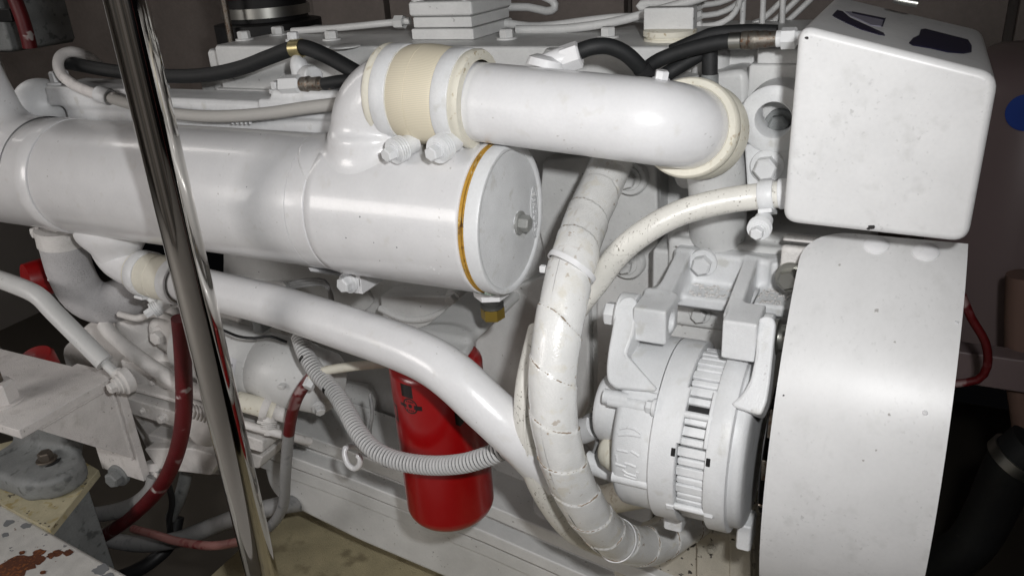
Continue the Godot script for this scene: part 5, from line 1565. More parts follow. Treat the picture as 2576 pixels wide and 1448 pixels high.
	# raised strokes of the worn lettering on the rear cover
	var strokes := [
		[[1560, 1078], [1578, 1074], [1596, 1078], [1613, 1090]], [[1556, 1094], [1575, 1092], [1594, 1094], [1612, 1098]],
		[[1553, 1131], [1566, 1133], [1580, 1137]], [[1588, 1134], [1598, 1140], [1608, 1147]],
		[[1550, 1143], [1553, 1158]], [[1549, 1166], [1562, 1170], [1574, 1174]], [[1572, 1164], [1586, 1168], [1600, 1174]],
		[[1566, 1181], [1578, 1190], [1602, 1198]], [[1570, 1194], [1586, 1200], [1602, 1205]], [[1604, 1186], [1602, 1206]], [[1550, 1205], [1556, 1207]], [[1598, 1217], [1603, 1219]],
	]
	for q in strokes:
		var pts := PackedVector3Array()
		for w in q:
			pts.append(PC(w[0], w[1], AY, AZ, 0.0988))
		part(t, G.new().tube(pts, 0.0017, 8), "raised_stroke", mats.cast)
	# terminals at the rear
	part(t, ztube([[1475, 1160, 0.04], [1510, 1172, 0.04], [1560, 1190, 0.04]], 0.0135, 0.01, 20), "terminal_tube", mats.cast)
	part(t, G.new().lathe([Vector2(-0.278, 0.0), Vector2(-0.277, 0.012), Vector2(-0.272, 0.018), Vector2(-0.262, 0.022), Vector2(-0.25, 0.023)], Vector3(0, P(1512, 1130, 0.06).y, 0.06), Vector3.RIGHT, 28), "terminal_cap", mats.silicone_plain)
	part(t, G.new().lathe([Vector2(-0.285, 0.0), Vector2(-0.285, 0.035), Vector2(-0.28, 0.04), Vector2(-0.25, 0.042)], Vector3(0, P(1520, 1020, 0.03).y, 0.03), Vector3.RIGHT, 32), "rear_cover_cup", mats.cast)
	part(t, G.new().lathe([Vector2(-0.268, 0.0), Vector2(-0.268, 0.0085), Vector2(-0.24, 0.0085)], Vector3(0, P(1533, 998, 0.07).y, 0.07), Vector3.RIGHT, 20), "stud_sleeve", mats.cast)
	# wiring behind
	var w1 := thing("grey_wire", "thin grey wire dangling at the back of the alternator", "wire")
	part(w1, ztube([[1455, 1068, 0.02], [1478, 1046, 0.03], [1505, 1042, 0.035], [1516, 1056, 0.035], [1500, 1072, 0.035], [1502, 1110, 0.035], [1492, 1140, 0.035], [1470, 1160, 0.03]], 0.0026, 0.005, 10), "wire", mats.grey_cable)
	var w2 := thing("rubber_boot", "grey-white rubber boot on a cable behind the alternator", "boot")
	part(w2, ztube([[1440, 1092, 0.02], [1470, 1082, 0.025], [1500, 1070, 0.03]], 0.0155, 0.008, 20), "boot", mats.cast)
	# bracket
	var b := thing("alternator_bracket", "white cast bracket with two arms holding the alternator", "bracket")
	var k := Sdf.new()
	k.slab(Vector3(-0.242, 0.752, -0.135), Vector3(-0.095, 0.829, -0.108), 0.006)
	k.slab(Vector3(-0.228, 0.775, -0.12), Vector3(-0.150, 0.790, -0.066), 0.004)
	# arms
	k.rbox(Transform3D(Basis().rotated(Vector3.RIGHT, 0.20), Vector3(-0.2285, 0.802, -0.060)), Vector3(0.018, 0.034, 0.12), 0.0025, 0, 0.007)
	k.rbox(Transform3D(Basis().rotated(Vector3.RIGHT, 0.20), Vector3(-0.1485, 0.802, -0.060)), Vector3(0.016, 0.034, 0.12), 0.0025, 0, 0.007)
	# lugs
	k.slab(Vector3(-0.250, 0.770, -0.026), Vector3(-0.2125, 0.811, 0.026), 0.0025, 0, 0.005)
	k.slab(Vector3(-0.152, 0.766, -0.026), Vector3(-0.116, 0.811, 0.026), 0.0025, 0, 0.005)
	# left foot of arm and right web
	k.cap(Vector3(-0.245, 0.80, -0.03), Vector3(-0.232, 0.79, -0.10), 0.010, 0.008, 0, 0.012)
	k.slab(Vector3(-0.135, 0.783, -0.125), Vector3(-0.09, 0.797, -0.055), 0.004, 0, 0.008)
	k.slab(Vector3(-0.125, 0.79, -0.125), Vector3(-0.095, 0.83, -0.10), 0.004, 0, 0.008)
	k.cyl(Vector3(-0.26, 0.787, 0.0), Vector3(-0.20, 0.787, 0.0), 0.0126, 0.0005, 1, 0.0015)
	part(b, k.build(Vector3(-0.262, 0.745, -0.142), Vector3(-0.08, 0.84, 0.034), 0.0023), "casting", mats.cast)
	bolt(b, P(1770, 660, -0.107), Vector3.BACK, 0.0205, mats.cast)
	# grimy rough strip on the shelf between the arms
	var gs := G.new()
	for q in 46:
		var c := Vector3(rng.randf_range(-0.214, -0.162), 0.7905, rng.randf_range(-0.104, -0.070))
		gs.box(Transform3D(Basis().rotated(Vector3.UP, rng.randf() * 3.0), c), Vector3(rng.randf_range(0.002, 0.007), 0.0016, rng.randf_range(0.001, 0.004)), 0.0006)
	for q in 40:
		var c := Vector3(rng.randf_range(-0.133, -0.1), 0.798, rng.randf_range(-0.10, -0.058))
		gs.box(Transform3D(Basis().rotated(Vector3.UP, rng.randf() * 3.0), c), Vector3(rng.randf_range(0.002, 0.006), 0.0016, rng.randf_range(0.001, 0.004)), 0.0006)
	var gp := part(b, gs, "paint_flakes", mats.grimy, "crusty paint flakes on the shelf between the arms")
	gp.set_meta("kind", "stuff")

# ---------------------------------------------------------------- oil filter
func build_filter() -> void:
	var c := P(1122, 1150, 0.0)
	var r := 0.0625
	var yb := P(1135, 1335, 0.03).y + 0.004
	var ytop := 0.675
	var t := thing("oil_filter", "bright red oil filter canister with a black emblem", "oil filter")
	# print: emblem and square, drawn where they stand on the canister
	var W := 1024
	var H := 640
	var im := Image.create(W, H, false, Image.FORMAT_RGB8)
	var red := Color(0.57, 0.012, 0.03)
	im.fill(red)
	var ink := Color(0.07, 0.03, 0.035)
	var hgt := ytop - yb
	var spot := func(px: float, py: float) -> Vector2:
		# canister is upright: intersect the ray with its side
		var d := ray(px, py)
		var ox := CAM.x - c.x
		var oz := CAM.z - c.z
		var a := d.x * d.x + d.z * d.z
		var b := ox * d.x + oz * d.z
		var q := b * b - a * (ox * ox + oz * oz - r * r)
		var hit := CAM + d * ((-b - sqrt(maxf(q, 0.0))) / a)
		var ang := fposmod(atan2(hit.x - c.x, hit.z - c.z), TAU)
		return Vector2(ang / TAU * W, (ytop - hit.y) / hgt * H)
	var e: Vector2 = spot.call(1031, 1021)
	var sx := W / (TAU * r)
	var sy := H / hgt
	var fill_if := func(mid: Vector2, hw: float, hh: float, test: Callable) -> void:
		for y in range(int(mid.y - hh * sy) - 1, int(mid.y + hh * sy) + 2):
			for x in range(int(mid.x - hw * sx) - 1, int(mid.x + hw * sx) + 2):
				if test.call(Vector2((x - mid.x) / sx, -(y - mid.y) / sy)):
					im.set_pixel(posmod(x, W), clampi(y, 0, H - 1), ink)
	# ring with wings
	fill_if.call(e, 0.02, 0.016, func(p: Vector2) -> bool:
		var q := p.length()
		if q < 0.0115 and q > 0.0095:
			return true
		if absf(p.x) > 0.006 and absf(p.x) < 0.0175 and absf(p.y + 0.001) < 0.0022 + (0.0012 if p.x > 0 else 0.0):
			return true
		if q < 0.003:
			return true
		return absf(p.y - 0.0062) < 0.0011 and absf(p.x) < 0.0065 and fposmod(p.x, 0.003) < 0.002 or absf(p.y + 0.0066) < 0.001 and absf(p.x) < 0.006 and fposmod(p.x, 0.003) < 0.0018)
	fill_if.call(spot.call(1021, 983), 0.011, 0.011, func(p: Vector2) -> bool: return absf(p.x) < 0.0095 and absf(p.y) < 0.0095)
	fill_if.call(spot.call(993, 1030), 0.014, 0.02, func(p: Vector2) -> bool:
		return absf(absf(p.x) - 0.010) < 0.002 and absf(p.y) < 0.013 or absf(absf(p.y) - 0.011) < 0.002 and absf(p.x) < 0.011)
	fill_if.call(spot.call(1162, 1050), 0.014, 0.02, func(p: Vector2) -> bool: return absf(p.x) < 0.010 and absf(p.y) < 0.012 and p.y > -0.012 + absf(p.x + 0.004) * 0.8)
	fill_if.call(spot.call(1185, 1040), 0.012, 0.014, func(p: Vector2) -> bool: return absf(p.x) < 0.008 and absf(p.y) < 0.010)
	var m := mat("filter_print", Color.WHITE, 0.30)
	m.albedo_texture = ImageTexture.create_from_image(im)
	m.clearcoat_enabled = true
	m.clearcoat = 0.5
	m.clearcoat_roughness = 0.12
	# can wall with its own texture coordinates
	var g := G.new()
	var seg := 72
	for j in seg + 1:
		var a := TAU * j / seg
		var d := Vector3(sin(a), 0, cos(a))
		g.pt(Vector3(c.x, ytop, c.z) + d * r, d, Vector2(float(j) / seg, 0.0))
		g.pt(Vector3(c.x, yb + 0.028, c.z) + d * r, d, Vector2(float(j) / seg, (hgt - 0.028) / hgt))
	for j in seg:
		g.quad(j * 2, j * 2 + 1, j * 2 + 3, j * 2 + 2)
	part(t, g, "printed_wall", m)
	var prof := []
	for k in 10:
		var th := PI * 0.5 * k / 9.0
		prof.append(Vector2(0.028 - 0.022 * sin(th), r - 0.026 * (1.0 - cos(th))))
	prof.append_array([Vector2(0.004, 0.024), Vector2(0.003, 0.0)])
	prof.reverse()
	part(t, G.new().lathe(prof, Vector3(c.x, yb, c.z), Vector3.UP, 72), "domed_bottom", mats.filter_red)
	part(t, G.new().lathe([Vector2(0.0, r), Vector2(0.004, r - 0.001), Vector2(0.008, r - 0.004), Vector2(0.012, r - 0.010), Vector2(0.016, 0.04), Vector2(0.016, 0.0)], Vector3(c.x, ytop, c.z), Vector3.UP, 60), "top_rim", mats.filter_red)
	# the head it screws on to
	var hd := thing("filter_head", "grey-white cast filter head above the red oil filter", "filter head")
	var s := Sdf.new()
	var hc := Vector3(c.x, ytop + 0.016, c.z)
	s.cyl(hc, hc + Vector3(0, 0.014, 0), 0.050, 0.004)
	s.slab(hc + Vector3(-0.04, 0.0, -0.02), hc + Vector3(0.04, 0.014, -0.20), 0.006, 0, 0.015)
	part(hd, s.build(hc - Vector3(0.08, 0.01, 0.21), hc + Vector3(0.08, 0.045, 0.07), 0.0045), "casting", mats.block)

# ---------------------------------------------------------------- rear end: flywheel housing, starter, mounts
func build_rear() -> void:
	# starter motor
	var t := thing("starter_motor", "grey-white cylindrical starter motor with a small label", "starter motor")
	var a := P(500, 870, -0.06)
	var b := P(835, 968, -0.06)
	var d := (b - a).normalized()
	var L := a.distance_to(b)
	part(t, G.new().lathe([Vector2(-0.02, 0.0), Vector2(-0.02, 0.05), Vector2(0.02, 0.052), Vector2(0.03, 0.0555), Vector2(L * 0.52, 0.0555), Vector2(L * 0.525, 0.0545), Vector2(L * 0.53, 0.0555), Vector2(L * 0.80, 0.0555), Vector2(L * 0.81, 0.053), Vector2(L * 0.96, 0.050), Vector2(L - 0.003, 0.044), Vector2(L, 0.036), Vector2(L + 0.002, 0.0)], a, d, 56), "body", mats.block)
	part(t, G.new().lathe([Vector2(L, 0.0), Vector2(L, 0.03), Vector2(L + 0.008, 0.026), Vector2(L + 0.010, 0.0)], a, d, 28), "end_bearing", mats.block)
	var st := P(600, 930, -0.06 + 0.052)
	part(t, G.new().lathe([Vector2(-0.016, 0.0562), Vector2(0.016, 0.0562)], a + d * 0.115, d, 12, 0.95, 1.45, Vector3.UP), "paper_label", mats.sticker_white)
	part(t, G.new().lathe([Vector2(-0.012, 0.0565), Vector2(0.010, 0.0565)], a + d * 0.115, d, 12, 1.12, 1.34, Vector3.UP), "label_print", mats.decal_blue)
	bolt(t, P(802, 1026, -0.02), Vector3(0.7, -0.3, 0.6), 0.014, mats.block)
	bolt(t, P(783, 955, -0.0), Vector3(0.2, -0.4, 0.9), 0.015, mats.block)
	part(t, G.new().slab(P(628, 806, -0.04), P(660, 842, -0.04) - Vector3(0, 0, 0.03), 0.004), "terminal_block", mats.mount_grey)
	part(t, G.new().slab(P(695, 968, 0.0), P(713, 982, 0.0) - Vector3(0, 0, 0.012), 0.002), "raised_tab", mats.block)
	# flywheel housing
	var f := thing("flywheel_housing", "dusty grey-white flywheel housing at the rear of the engine", "housing")
	var zc := -0.06
	part(f, plate(G.new(), [[150, 880], [215, 815], [330, 775], [600, 775], [640, 1080], [600, 1200], [395, 1190], [330, 1060], [180, 985]], zc - 0.03, 0.12, 0.008, 0.02), "rear_wall", mats.grimy)
	var s := Sdf.new()
	s.slab(P(320, 800, zc), P(560, 900, zc) - Vector3(0, 0, 0.10), 0.012)
	s.cyl(P(404, 843, zc + 0.02) - Vector3(0, 0, 0.06), P(404, 843, zc + 0.024), 0.030, 0.006, 0, 0.014)
	s.cap(P(335, 815, zc), P(370, 855, zc), 0.030, 0.034, 0, 0.02)
	s.cap(P(440, 800, zc + 0.01), P(452, 880, zc + 0.01), 0.018, 0.016, 0, 0.02)
	s.cap(P(340, 880, zc - 0.01), P(450, 915, zc - 0.01), 0.02, 0.02, 0, 0.02)
	var q := P(430, 860, zc)
	part(f, s.build(q - Vector3(0.20, 0.12, 0.13), q + Vector3(0.20, 0.12, 0.06), 0.0045), "casting", mats.grimy)
	bolt(f, P(404, 843, zc + 0.025), Vector3(0.1, 0, 1), 0.021, mats.grimy)
	# ledges stepping down
	for w in [[[[300, 905], [460, 940], [470, 1000], [430, 990], [318, 962]], 0.03, 0.05, "ledge"], [[[316, 1000], [470, 1046], [660, 1110], [660, 1140], [460, 1080], [328, 1042]], 0.06, 0.08, "flange_rail"], [[[330, 975], [470, 1012], [470, 1022], [330, 985]], 0.05, 0.05, "thin_rib"], [[[328, 1036], [470, 1085], [660, 1150], [650, 1180], [380, 1110]], 0.02, 0.06, "flange_web"], [[[368, 1092], [480, 1118], [560, 1150], [560, 1165], [375, 1112]], 0.05, 0.08, "lower_rail"], [[[360, 1128], [480, 1128], [560, 1150], [530, 1196], [395, 1180]], 0.07, 0.09, "sump_pad"]]:
		part(f, plate(G.new(), w[0], zc + w[1], w[2], 0.003, 0.004), w[3], mats.grimy)
	for w in [[358, 1032, 0.061, 0.007], [410, 1050, 0.061, 0.013], [384, 960, 0.031, 0.008]]:
		bolt(f, P(w[0], w[1], zc + w[2]), Vector3.BACK, w[3], mats.grimy)
	part(f, G.new().lathe([Vector2(-0.06, 0.032), Vector2(0.0, 0.032), Vector2(0.008, 0.026), Vector2(0.012, 0.012), Vector2(0.0125, 0.0)], P(510, 1080, 0.01), Vector3(0.15, 0.1, 1), 32), "round_cover", mats.grimy)
	for w in 5:
		part(f, ztube([[482 + w * 9, 1018 + w * 3, 0.02], [490 + w * 9, 1034 + w * 3, 0.03], [486 + w * 9, 1050 + w * 3, 0.02]], 0.003, 0.004, 8), "short_wire", mats.grimy)
	part(f, ztube([[480, 1010, 0.0], [500, 1020, 0.0], [525, 1035, 0.0]], 0.008, 0.01, 12), "hose_end", mats.grimy)
	part(f, G.new().lathe([Vector2(0, 0.0), Vector2(0, 0.018), Vector2(0.014, 0.018), Vector2(0.016, 0.012), Vector2(0.03, 0.012), Vector2(0.03, 0.0)], P(392, 1160, 0.0), Vector3(0.1, -0.9, 0.3), 24), "valve_body", mats.grimy)
	hexnut(f, P(405, 1190, 0.01), Vector3(0, -1, 0.3), 0.022, mats.grimy, "valve_nut")
	# low hose with its barrel clamp, beyond the chrome pole
	var lh := thing("dusty_hose", "dusty white hose running below the starter motor", "hose")
	part(lh, ztube([[262, 818, -0.02], [280, 842, -0.01], [330, 885, 0.0], [400, 935, 0.008], [470, 975, 0.01], [560, 1003, 0.005], [640, 1018, 0.0], [720, 1045, -0.02]], 0.0125, 0.01, 24), "hose", mats.grimy)
	part(lh, ztube([[600, 1008, 0.003], [640, 1019, 0.0], [690, 1034, -0.012]], 0.0155, 0.01, 24), "cream_sleeve", mats.silicone_plain)
	clamp_ring("dusty hose clamp with ringed barrel below the starter motor", P(668, 1028, -0.006), P(690, 1034, -0.012) - P(640, 1019, 0.0), 0.0157, 0.012, Vector3(0, -1, 0.2), Vector3(0.1, -0.9, 0.4), 0.0125, mats.grimy, false, "", P(676, 1060, 0.0), 4)
	# strut with a rod end
	var sr := thing("linkage_rod", "glossy grey-white bent rod with a ball joint end", "rod")
	part(sr, ztube([[-40, 690, 0.06], [30, 714, 0.06], [92, 742, 0.06], [135, 785, 0.06], [200, 850, 0.06], [262, 912, 0.06]], 0.0148, 0.012, 24), "tube", mats.block)
	part(sr, G.new().tube(PackedVector3Array([P(258, 908, 0.06), P(300, 948, 0.06)]), 0.008, 14), "threaded_end", mats.block)
	var jc := P(315, 958, 0.06)
	var jd := Vector3(-0.25, -0.05, 1).normalized()
	part(sr, G.new().lathe([Vector2(-0.010, 0.0), Vector2(-0.010, 0.018), Vector2(-0.007, 0.0215), Vector2(0.005, 0.0215), Vector2(0.008, 0.018), Vector2(0.008, 0.0165), Vector2(0.012, 0.0165), Vector2(0.013, 0.015), Vector2(0.013, 0.0)], jc, jd, 32), "rod_end", mats.grimy)
	part(sr, G.new().tube(PackedVector3Array([P(290, 936, 0.06), jc]), 0.0105, 16), "rod_neck", mats.grimy)
	part(sr, G.new().lathe([Vector2(0.013, 0.0), Vector2(0.013, 0.0125), Vector2(0.016, 0.0125), Vector2(0.016, 0.0)], jc, jd, 24), "washer", mats.grimy)
	bolt(sr, jc + jd * 0.016, jd, 0.016, mats.grimy)
	# engine mount bracket: plate, gusset and wall plate welded together
	var m := thing("mount_bracket", "thick grey-white welded steel mount bracket with a triangular gusset", "bracket")
	var xr := -1.156
	var yt := 0.55
	part(m, G.new().slab(Vector3(-1.62, yt, 0.030), Vector3(xr, yt - 0.016, 0.204), 0.002), "top_plate", mats.grimy_light)
	var gu := PackedVector2Array([Vector2(0.036, yt - 0.016), Vector2(0.165, yt - 0.016), Vector2(0.168, yt - 0.024), Vector2(0.036, yt - 0.165)])
	part(m, G.new().prism(gu, Transform3D(Basis(Vector3(0, 0, 1), Vector3(0, 1, 0), Vector3(-1, 0, 0)), Vector3(xr - 0.016, 0, 0)), 0.012, 0.001, 2), "gusset", mats.grimy_light)
	part(m, G.new().slab(Vector3(-1.262, yt - 0.001, 0.034), Vector3(xr + 0.003, yt - 0.215, 0.018), 0.002), "wall_plate", mats.grimy_light)
	# weld bead along the joint
	var wp := PackedVector3Array()
	var nn := noise(17, 9.0, 2)
	for k in 60:
		wp.append(Vector3(xr - 0.006 + 0.0015 * nn.get_noise_1d(k * 0.35), yt - 0.0175 + 0.001 * nn.get_noise_1d(k * 0.6 + 40.0), lerpf(0.040, 0.17, k / 59.0)))
	part(m, G.new().tube(wp, 0.0042, 8), "weld_bead", mats.grimy_light)
	var wq := PackedVector3Array()
	for k in 50:
		wq.append(Vector3(xr - 0.006 + 0.0015 * nn.get_noise_1d(k * 0.4 + 90.0), lerpf(yt - 0.02, yt - 0.165, k / 49.0), 0.0375))
	part(m, G.new().tube(wq, 0.0040, 8), "weld_bead", mats.grimy_light)
	var sb := PY(8, 1010, yt)
	part(m, G.new().lathe([Vector2(0, 0.0), Vector2(0, 0.030), Vector2(0.003, 0.030), Vector2(0.004, 0.0)], sb, Vector3.UP, 28), "washer", mats.grimy_light)
	hexnut(m, sb + Vector3(0, 0.004, 0), Vector3.UP, 0.042, mats.grimy_light, "stud_nut")
	part(m, G.new().tube(PackedVector3Array([sb, sb + Vector3(-0.004, 0.07, 0)]), 0.011, 14), "stud", mats.steel)
	bolt(m, P(297, 1195, 0.036), Vector3(0.1, 0, 1), 0.026, mats.mount_grey)
	# rubber mount on its tan pad
	var rm := thing("engine_mount", "grey cast engine mount with a bolt and blue marker stroke", "engine mount")
	var yb := 0.33
	var c := PY(100, 1180, yb + 0.035)
	var s2 := Sdf.new()
	s2.slab(Vector3(c.x - 0.13, yb, c.z - 0.065), Vector3(c.x + 0.02, yb + 0.04, c.z + 0.045), 0.012)
	s2.cyl(Vector3(c.x + 0.02, yb, c.z - 0.012), Vector3(c.x + 0.02, yb + 0.04, c.z - 0.012), 0.05, 0.01, 0, 0.02)
	s2.slab(Vector3(c.x - 0.2, yb + 0.03, c.z - 0.09), Vector3(c.x + 0.01, yb + 0.10, c.z - 0.05), 0.012, 0, 0.03)
	part(rm, s2.build(Vector3(c.x - 0.21, yb - 0.005, c.z - 0.11), Vector3(c.x + 0.085, yb + 0.11, c.z + 0.06), 0.0045), "casting", mats.mount_grey)
	var rb := PY(118, 1160, yb + 0.041)
	part(rm, G.new().lathe([Vector2(0, 0.0), Vector2(0, 0.024), Vector2(0.003, 0.024), Vector2(0.004, 0.0)], rb, Vector3.UP, 28), "washer", mats.dark_grey)
	bolt(rm, rb + Vector3(0, 0.003, 0), Vector3.UP, 0.022, mats.steel)
	var mk := PY(132, 1196, yb + 0.030)
	part(rm, ztube([[126, 1183, 0.085], [132, 1200, 0.09], [138, 1212, 0.092]], 0.0035, 0.004, 8), "marker_stroke", mats.marker_blue)
	var pad := thing("mount_pad", "tan painted steel pad with peeling patches under the engine mount", "pad")
	var pl := PackedVector2Array()
	for w in [[-60, 1130], [60, 1100], [190, 1148], [247, 1181], [125, 1332], [-80, 1225]]:
		var pq := PY(w[0], w[1], yb)
		pl.append(Vector2(pq.x, -pq.z))
	part(pad, G.new().prism(pl, Transform3D(Basis(Vector3(1, 0, 0), Vector3(0, 0, -1), Vector3(0, 1, 0)), Vector3(0, yb, 0)), 0.014, 0.001, 2), "plate", mats.tan_paint)
	part(pad, G.new().slab(Vector3(-1.45, yb - 0.014, 0.05), Vector3(-1.292, 0.1, 0.17), 0.003), "pedestal", mats.mount_grey)
	# bed beam with rust
	var bm := thing("engine_bed", "white engine bed beam with brown rust spots and grey chips", "beam")
	var yy := 0.325
	var bl := PackedVector2Array()
	for w in [[-120, 1195], [0, 1262], [120, 1332], [330, 1449], [420, 1500], [200, 1700], [-300, 1700], [-300, 1300]]:
		var pq := PY(w[0], w[1], yy)
		bl.append(Vector2(pq.x, -pq.z))
	part(bm, G.new().prism(bl, Transform3D(Basis(Vector3(1, 0, 0), Vector3(0, 0, -1), Vector3(0, 1, 0)), Vector3(0, yy, 0)), 0.225, 0.008, 4), "beam", mats.bed_paint)
	# rust patches that stand on the paint
	var lift := 0.0
	for w in [[42, 1425, 0.026], [92, 1410, 0.010], [95, 1392, 0.009], [143, 1392, 0.0075], [170, 1390, 0.0065], [128, 1398, 0.006], [108, 1440, 0.004], [55, 1390, 0.004]]:
		lift += 0.00012
		var pc := PY(w[0], w[1], yy)
		var rp := PackedVector2Array()
		for k in 18:
			var an := TAU * k / 18.0
			var rr: float = w[2] * (1.0 + 0.45 * nn.get_noise_2d(cos(an) * 0.4 + w[0], sin(an) * 0.4))
			rp.append(Vector2(pc.x + cos(an) * rr * 1.2, -pc.z + sin(an) * rr))
		part(bm, G.new().prism(rp, Transform3D(Basis(Vector3(1, 0, 0), Vector3(0, 0, -1), Vector3(0, 1, 0)), Vector3(0, yy + 0.0006 + lift, 0)), 0.001, 0.0002, 1), "rust_patch", mats.rust)
	for w in [[252, 1432, 0.010], [270, 1452, 0.009], [65, 1322, 0.007], [20, 1315, 0.008], [12, 1345, 0.005]]:
		var pc := PY(w[0], w[1], yy)
		var rp := PackedVector2Array()
		for k in 16:
			var an := TAU * k / 16.0
			var rr: float = w[2] * (1.0 + 0.5 * nn.get_noise_2d(cos(an) * 0.4 + w[0], sin(an) * 0.4))
			rp.append(Vector2(pc.x + cos(an) * rr * 1.3, -pc.z + sin(an) * rr))
		part(bm, G.new().prism(rp, Transform3D(Basis(Vector3(1, 0, 0), Vector3(0, 0, -1), Vector3(0, 1, 0)), Vector3(0, yy + 0.0006, 0)), 0.001, 0.0002, 1), "bare_patch", mats.chip_grey)
	# things seen in the gap at the left edge
	var rc := thing("red_dome", "round dark red dome behind the mount bracket plate", "dome")
	part(rc, G.new().lathe([Vector2(0, 0.0), Vector2(0, 0.03), Vector2(0.03, 0.03), Vector2(0.036, 0.026), Vector2(0.038, 0.0)], P(100, 905, 0.0) - Vector3(0, 0.02, 0), Vector3(0.1, 1, 0.2), 28), "cap", mats.red_plain)
	var gh := thing("grey_conduit", "dark grey corrugated conduit at the edge behind the bracket", "conduit")
	part(gh, G.new().tube(smooth_path(path([[-30, 880, 0.02], [0, 920, 0.02], [25, 960, 0.02]]), 0.0012), func(s3: float, _a: float) -> float: return 0.018 + 0.0016 * sin(s3 * 1400.0), 18), "conduit", mats.mount_grey)

# ---------------------------------------------------------------- cables and small pipes low down
func build_cables() -> void:
	var rh := thing("red_hose", "dark red hose with grey overspray hanging beside the chrome pole", "hose")
	part(rh, ztube([[452, 800, 0.06], [457, 860, 0.06], [461, 940, 0.062], [462, 1020, 0.064], [455, 1090, 0.064], [436, 1160, 0.06], [402, 1225, 0.05], [345, 1285, 0.03], [280, 1335, 0.0], [215, 1370, -0.04]], 0.0128, 0.008, 26), "hose", mats.red_hose)
	var rc := thing("battery_cable", "thin red cable turning grey below, beside the oil pan", "cable")
	part(rc, ztube([[785, 945, 0.005], [765, 970, 0.012], [745, 1005, 0.018], [732, 1050, 0.018], [726, 1090, 0.016]], 0.0088, 0.008, 20), "red_length", mats.red_cable)
	part(rc, ztube([[726, 1090, 0.016], [721, 1140, 0.014], [717, 1200, 0.01], [714, 1260, 0.0], [700, 1298, -0.01], [678, 1325, -0.02]], 0.0089, 0.008, 20), "grey_length", mats.grey_cable)
	part(rc, ztube([[678, 1325, -0.02], [650, 1345, -0.02], [600, 1362, -0.01], [530, 1372, 0.0], [450, 1362, 0.0], [390, 1345, 0.0], [335, 1330, -0.02]], 0.0082, 0.008, 20), "pink_length", mats.pale_red)
	var gw := thing("white_tube", "thin pinkish white tube running from the cable knot to the red filter", "tube")
	part(gw, ztube([[783, 946, 0.014], [820, 932, 0.012], [880, 922, 0.0], [940, 916, -0.02], [990, 912, -0.04]], 0.0068, 0.01, 16), "tube", mats.silicone_plain)
	hexnut(gw, P(782, 958, 0.016), Vector3(0.0, -0.5, 0.8), 0.015, mats.cast, "knot_nut")
	# corrugated conduit
	var cd := thing("corrugated_conduit", "grey-white corrugated cable conduit looping in front of the red oil filter", "conduit")
	var p := smooth_path(path([[752, 845, -0.02], [768, 890, 0.0], [800, 940, 0.015], [840, 985, 0.03], [872, 1035, 0.05], [900, 1085, 0.07], [940, 1130, 0.085], [1000, 1158, 0.09], [1080, 1170, 0.09], [1160, 1166, 0.09], [1225, 1148, 0.085], [1268, 1130, 0.08]]), 0.0005)
	part(cd, G.new().tube(p, 0.0108, 18), "bare_core", mats.rubber, "bare black plastic between the painted rings")
	part(cd, G.new().tube(p, func(s: float, _a: float) -> float: return 0.0126 - 0.0040 * smoothstep(0.30, 0.95, sin(s * TAU / 0.0052)), 22), "painted_rings", mats.conduit)
	for k in [0.10, 0.245, 0.475, 0.53, 0.60]:
		var i := int(k * p.size())
		part(cd, G.new().lathe([Vector2(-0.0025, 0.0112), Vector2(-0.0025, 0.0129), Vector2(0.0025, 0.0129), Vector2(0.0025, 0.0112)], p[i], p[i + 1] - p[i], 10, 0.4 + k * 3.0, 2.4 + k * 3.0), "bare_black_patch", mats.print_black)
	# white hook
	var hk := thing("hook", "white painted bent hook hanging by the corrugated conduit", "hook")
	part(hk, ztube([[868, 1128, 0.04], [866, 1142, 0.045], [874, 1166, 0.05], [890, 1178, 0.05], [903, 1170, 0.05], [905, 1152, 0.05], [898, 1144, 0.05]], 0.0042, 0.003, 12), "hook", mats.white)
	part(hk, ztube([[868, 1128, 0.04], [880, 1122, 0.02], [900, 1128, -0.03], [930, 1140, -0.10]], 0.0042, 0.006, 12), "shank", mats.white)
	# long grey cables on the bilge floor
	var cables := [
		["thick grey cable lying on the bilge floor under the oil pan", [[170, 1310, -0.05], [260, 1352, -0.05], [350, 1368, -0.05], [440, 1358, -0.05], [530, 1325, -0.06], [610, 1296, -0.07], [690, 1274, -0.08], [770, 1262, -0.14]], 0.0165, "grey_cable"],
		["grey cable curving up to the mount bracket from the bilge", [[200, 1298, 0.0], [280, 1288, 0.01], [340, 1268, 0.02], [380, 1235, 0.03], [392, 1200, 0.02]], 0.0155, "grey_cable"],
		["dark grey cable lowest in the bilge beside the engine bed", [[200, 1480, 0.0], [330, 1440, -0.04], [395, 1400, -0.08], [430, 1360, -0.12], [445, 1300, -0.15]], 0.015, "dark_grey"],
		["thin dark cable dropping through the gap behind the red hose", [[420, 1210, -0.02], [432, 1260, -0.04], [425, 1310, -0.06], [430, 1350, -0.08]], 0.006, "dark_grey"],
		["dark cable hanging behind the red hose", [[470, 1180, -0.06], [455, 1240, -0.06], [430, 1300, -0.08]], 0.012, "mount_grey"],
	]
	for q in cables:
		var n := thing("bilge_cable", q[0], "cable", "cables in the bilge")
		part(n, ztube(q[1], q[2], 0.012, 18), "cable", mats[q[3]])
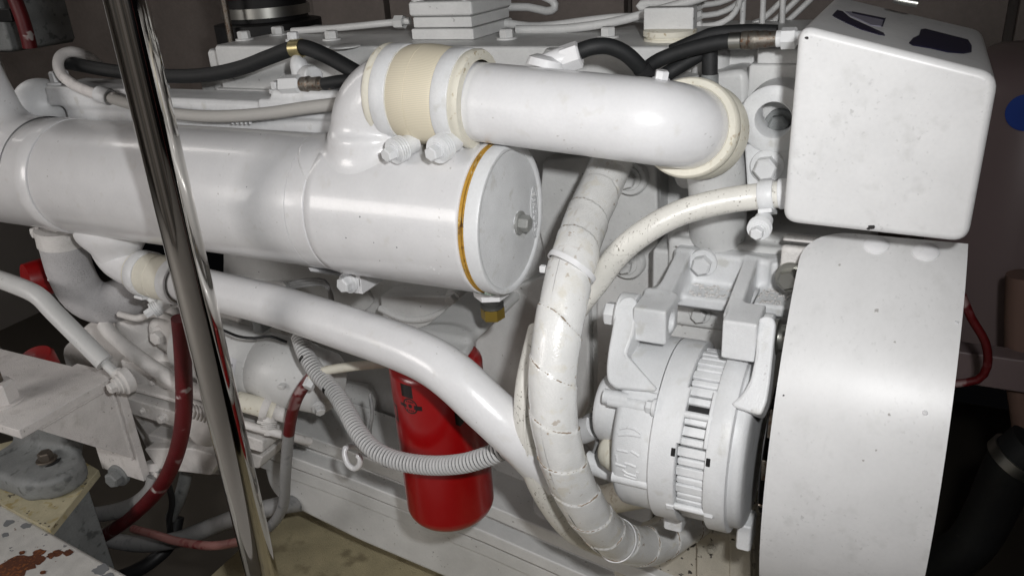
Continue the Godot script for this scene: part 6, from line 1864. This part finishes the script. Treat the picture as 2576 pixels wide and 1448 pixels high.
	var extra := [
		["thin grey-white pipe bending over the flywheel housing boss", [[300, 790, 0.0], [345, 800, 0.01], [385, 790, 0.01], [430, 800, 0.0], [470, 830, -0.02]], 0.0055, "grimy"],
		["grey-white tube crossing below the starter motor to the sump rail", [[560, 1040, 0.0], [620, 1068, 0.01], [700, 1090, 0.0], [780, 1110, -0.04]], 0.0070, "grimy"],
		["thin dark wire draped along the top of the starter motor", [[560, 830, -0.01], [600, 846, 0.0], [640, 850, 0.0], [680, 846, -0.01], [720, 860, -0.03]], 0.0022, "rubber"],
		["grey-white wire running down beside the red oil filter", [[930, 990, -0.08], [936, 1040, -0.07], [930, 1090, -0.07], [945, 1140, -0.08]], 0.0030, "grey_cable"],
	]
	for q in extra:
		var n := thing("small_line", q[0], "pipe")
		part(n, ztube(q[1], q[2], 0.01, 12), "line", mats[q[3]])
	# thin wires seen under the heat exchanger
	for k in 3:
		var n := thing("thin_wire", "thin grey-white wire in the gap under the heat exchanger", "wire", "thin wires under the heat exchanger")
		part(n, ztube([[730, 712 + k * 6, -0.08], [770, 704 + k * 7, -0.08], [815, 706 + k * 5, -0.09], [828 + k * 3, 730 + k * 6, -0.09], [832 + k * 2, 770, -0.09]], 0.003, 0.01, 8), "wire", mats.grey_cable)

# ---------------------------------------------------------------- chrome pole
func build_pole() -> void:
	# red pipe out of frame that the pole mirrors as a red streak
	var rp := thing("red_pipe", "upright red pipe mirrored as a red streak in the chrome pole", "pipe")
	part(rp, G.new().lathe([Vector2(0.22, 0.0), Vector2(0.22, 0.045), Vector2(1.5, 0.045), Vector2(1.5, 0.0)], Vector3(0.62, 0, 0.50), Vector3.UP, 32), "tube", mats.red_hose)
	var t := thing("chrome_pole", "polished chrome pole standing in front of the engine", "pole")
	var x := -0.766
	var z := 0.157
	part(t, G.new().lathe([Vector2(0.10, 0.0), Vector2(0.10, 0.0225), Vector2(2.2, 0.0225), Vector2(2.2, 0.0)], Vector3(x, 0, z), Vector3.UP, 64), "tube", mats.chrome)
	part(t, G.new().lathe([Vector2(0.10, 0.0), Vector2(0.10, 0.05), Vector2(0.108, 0.05), Vector2(0.11, 0.048), Vector2(0.11, 0.0)], Vector3(x, 0, z), Vector3.UP, 40), "base_flange", mats.chrome)
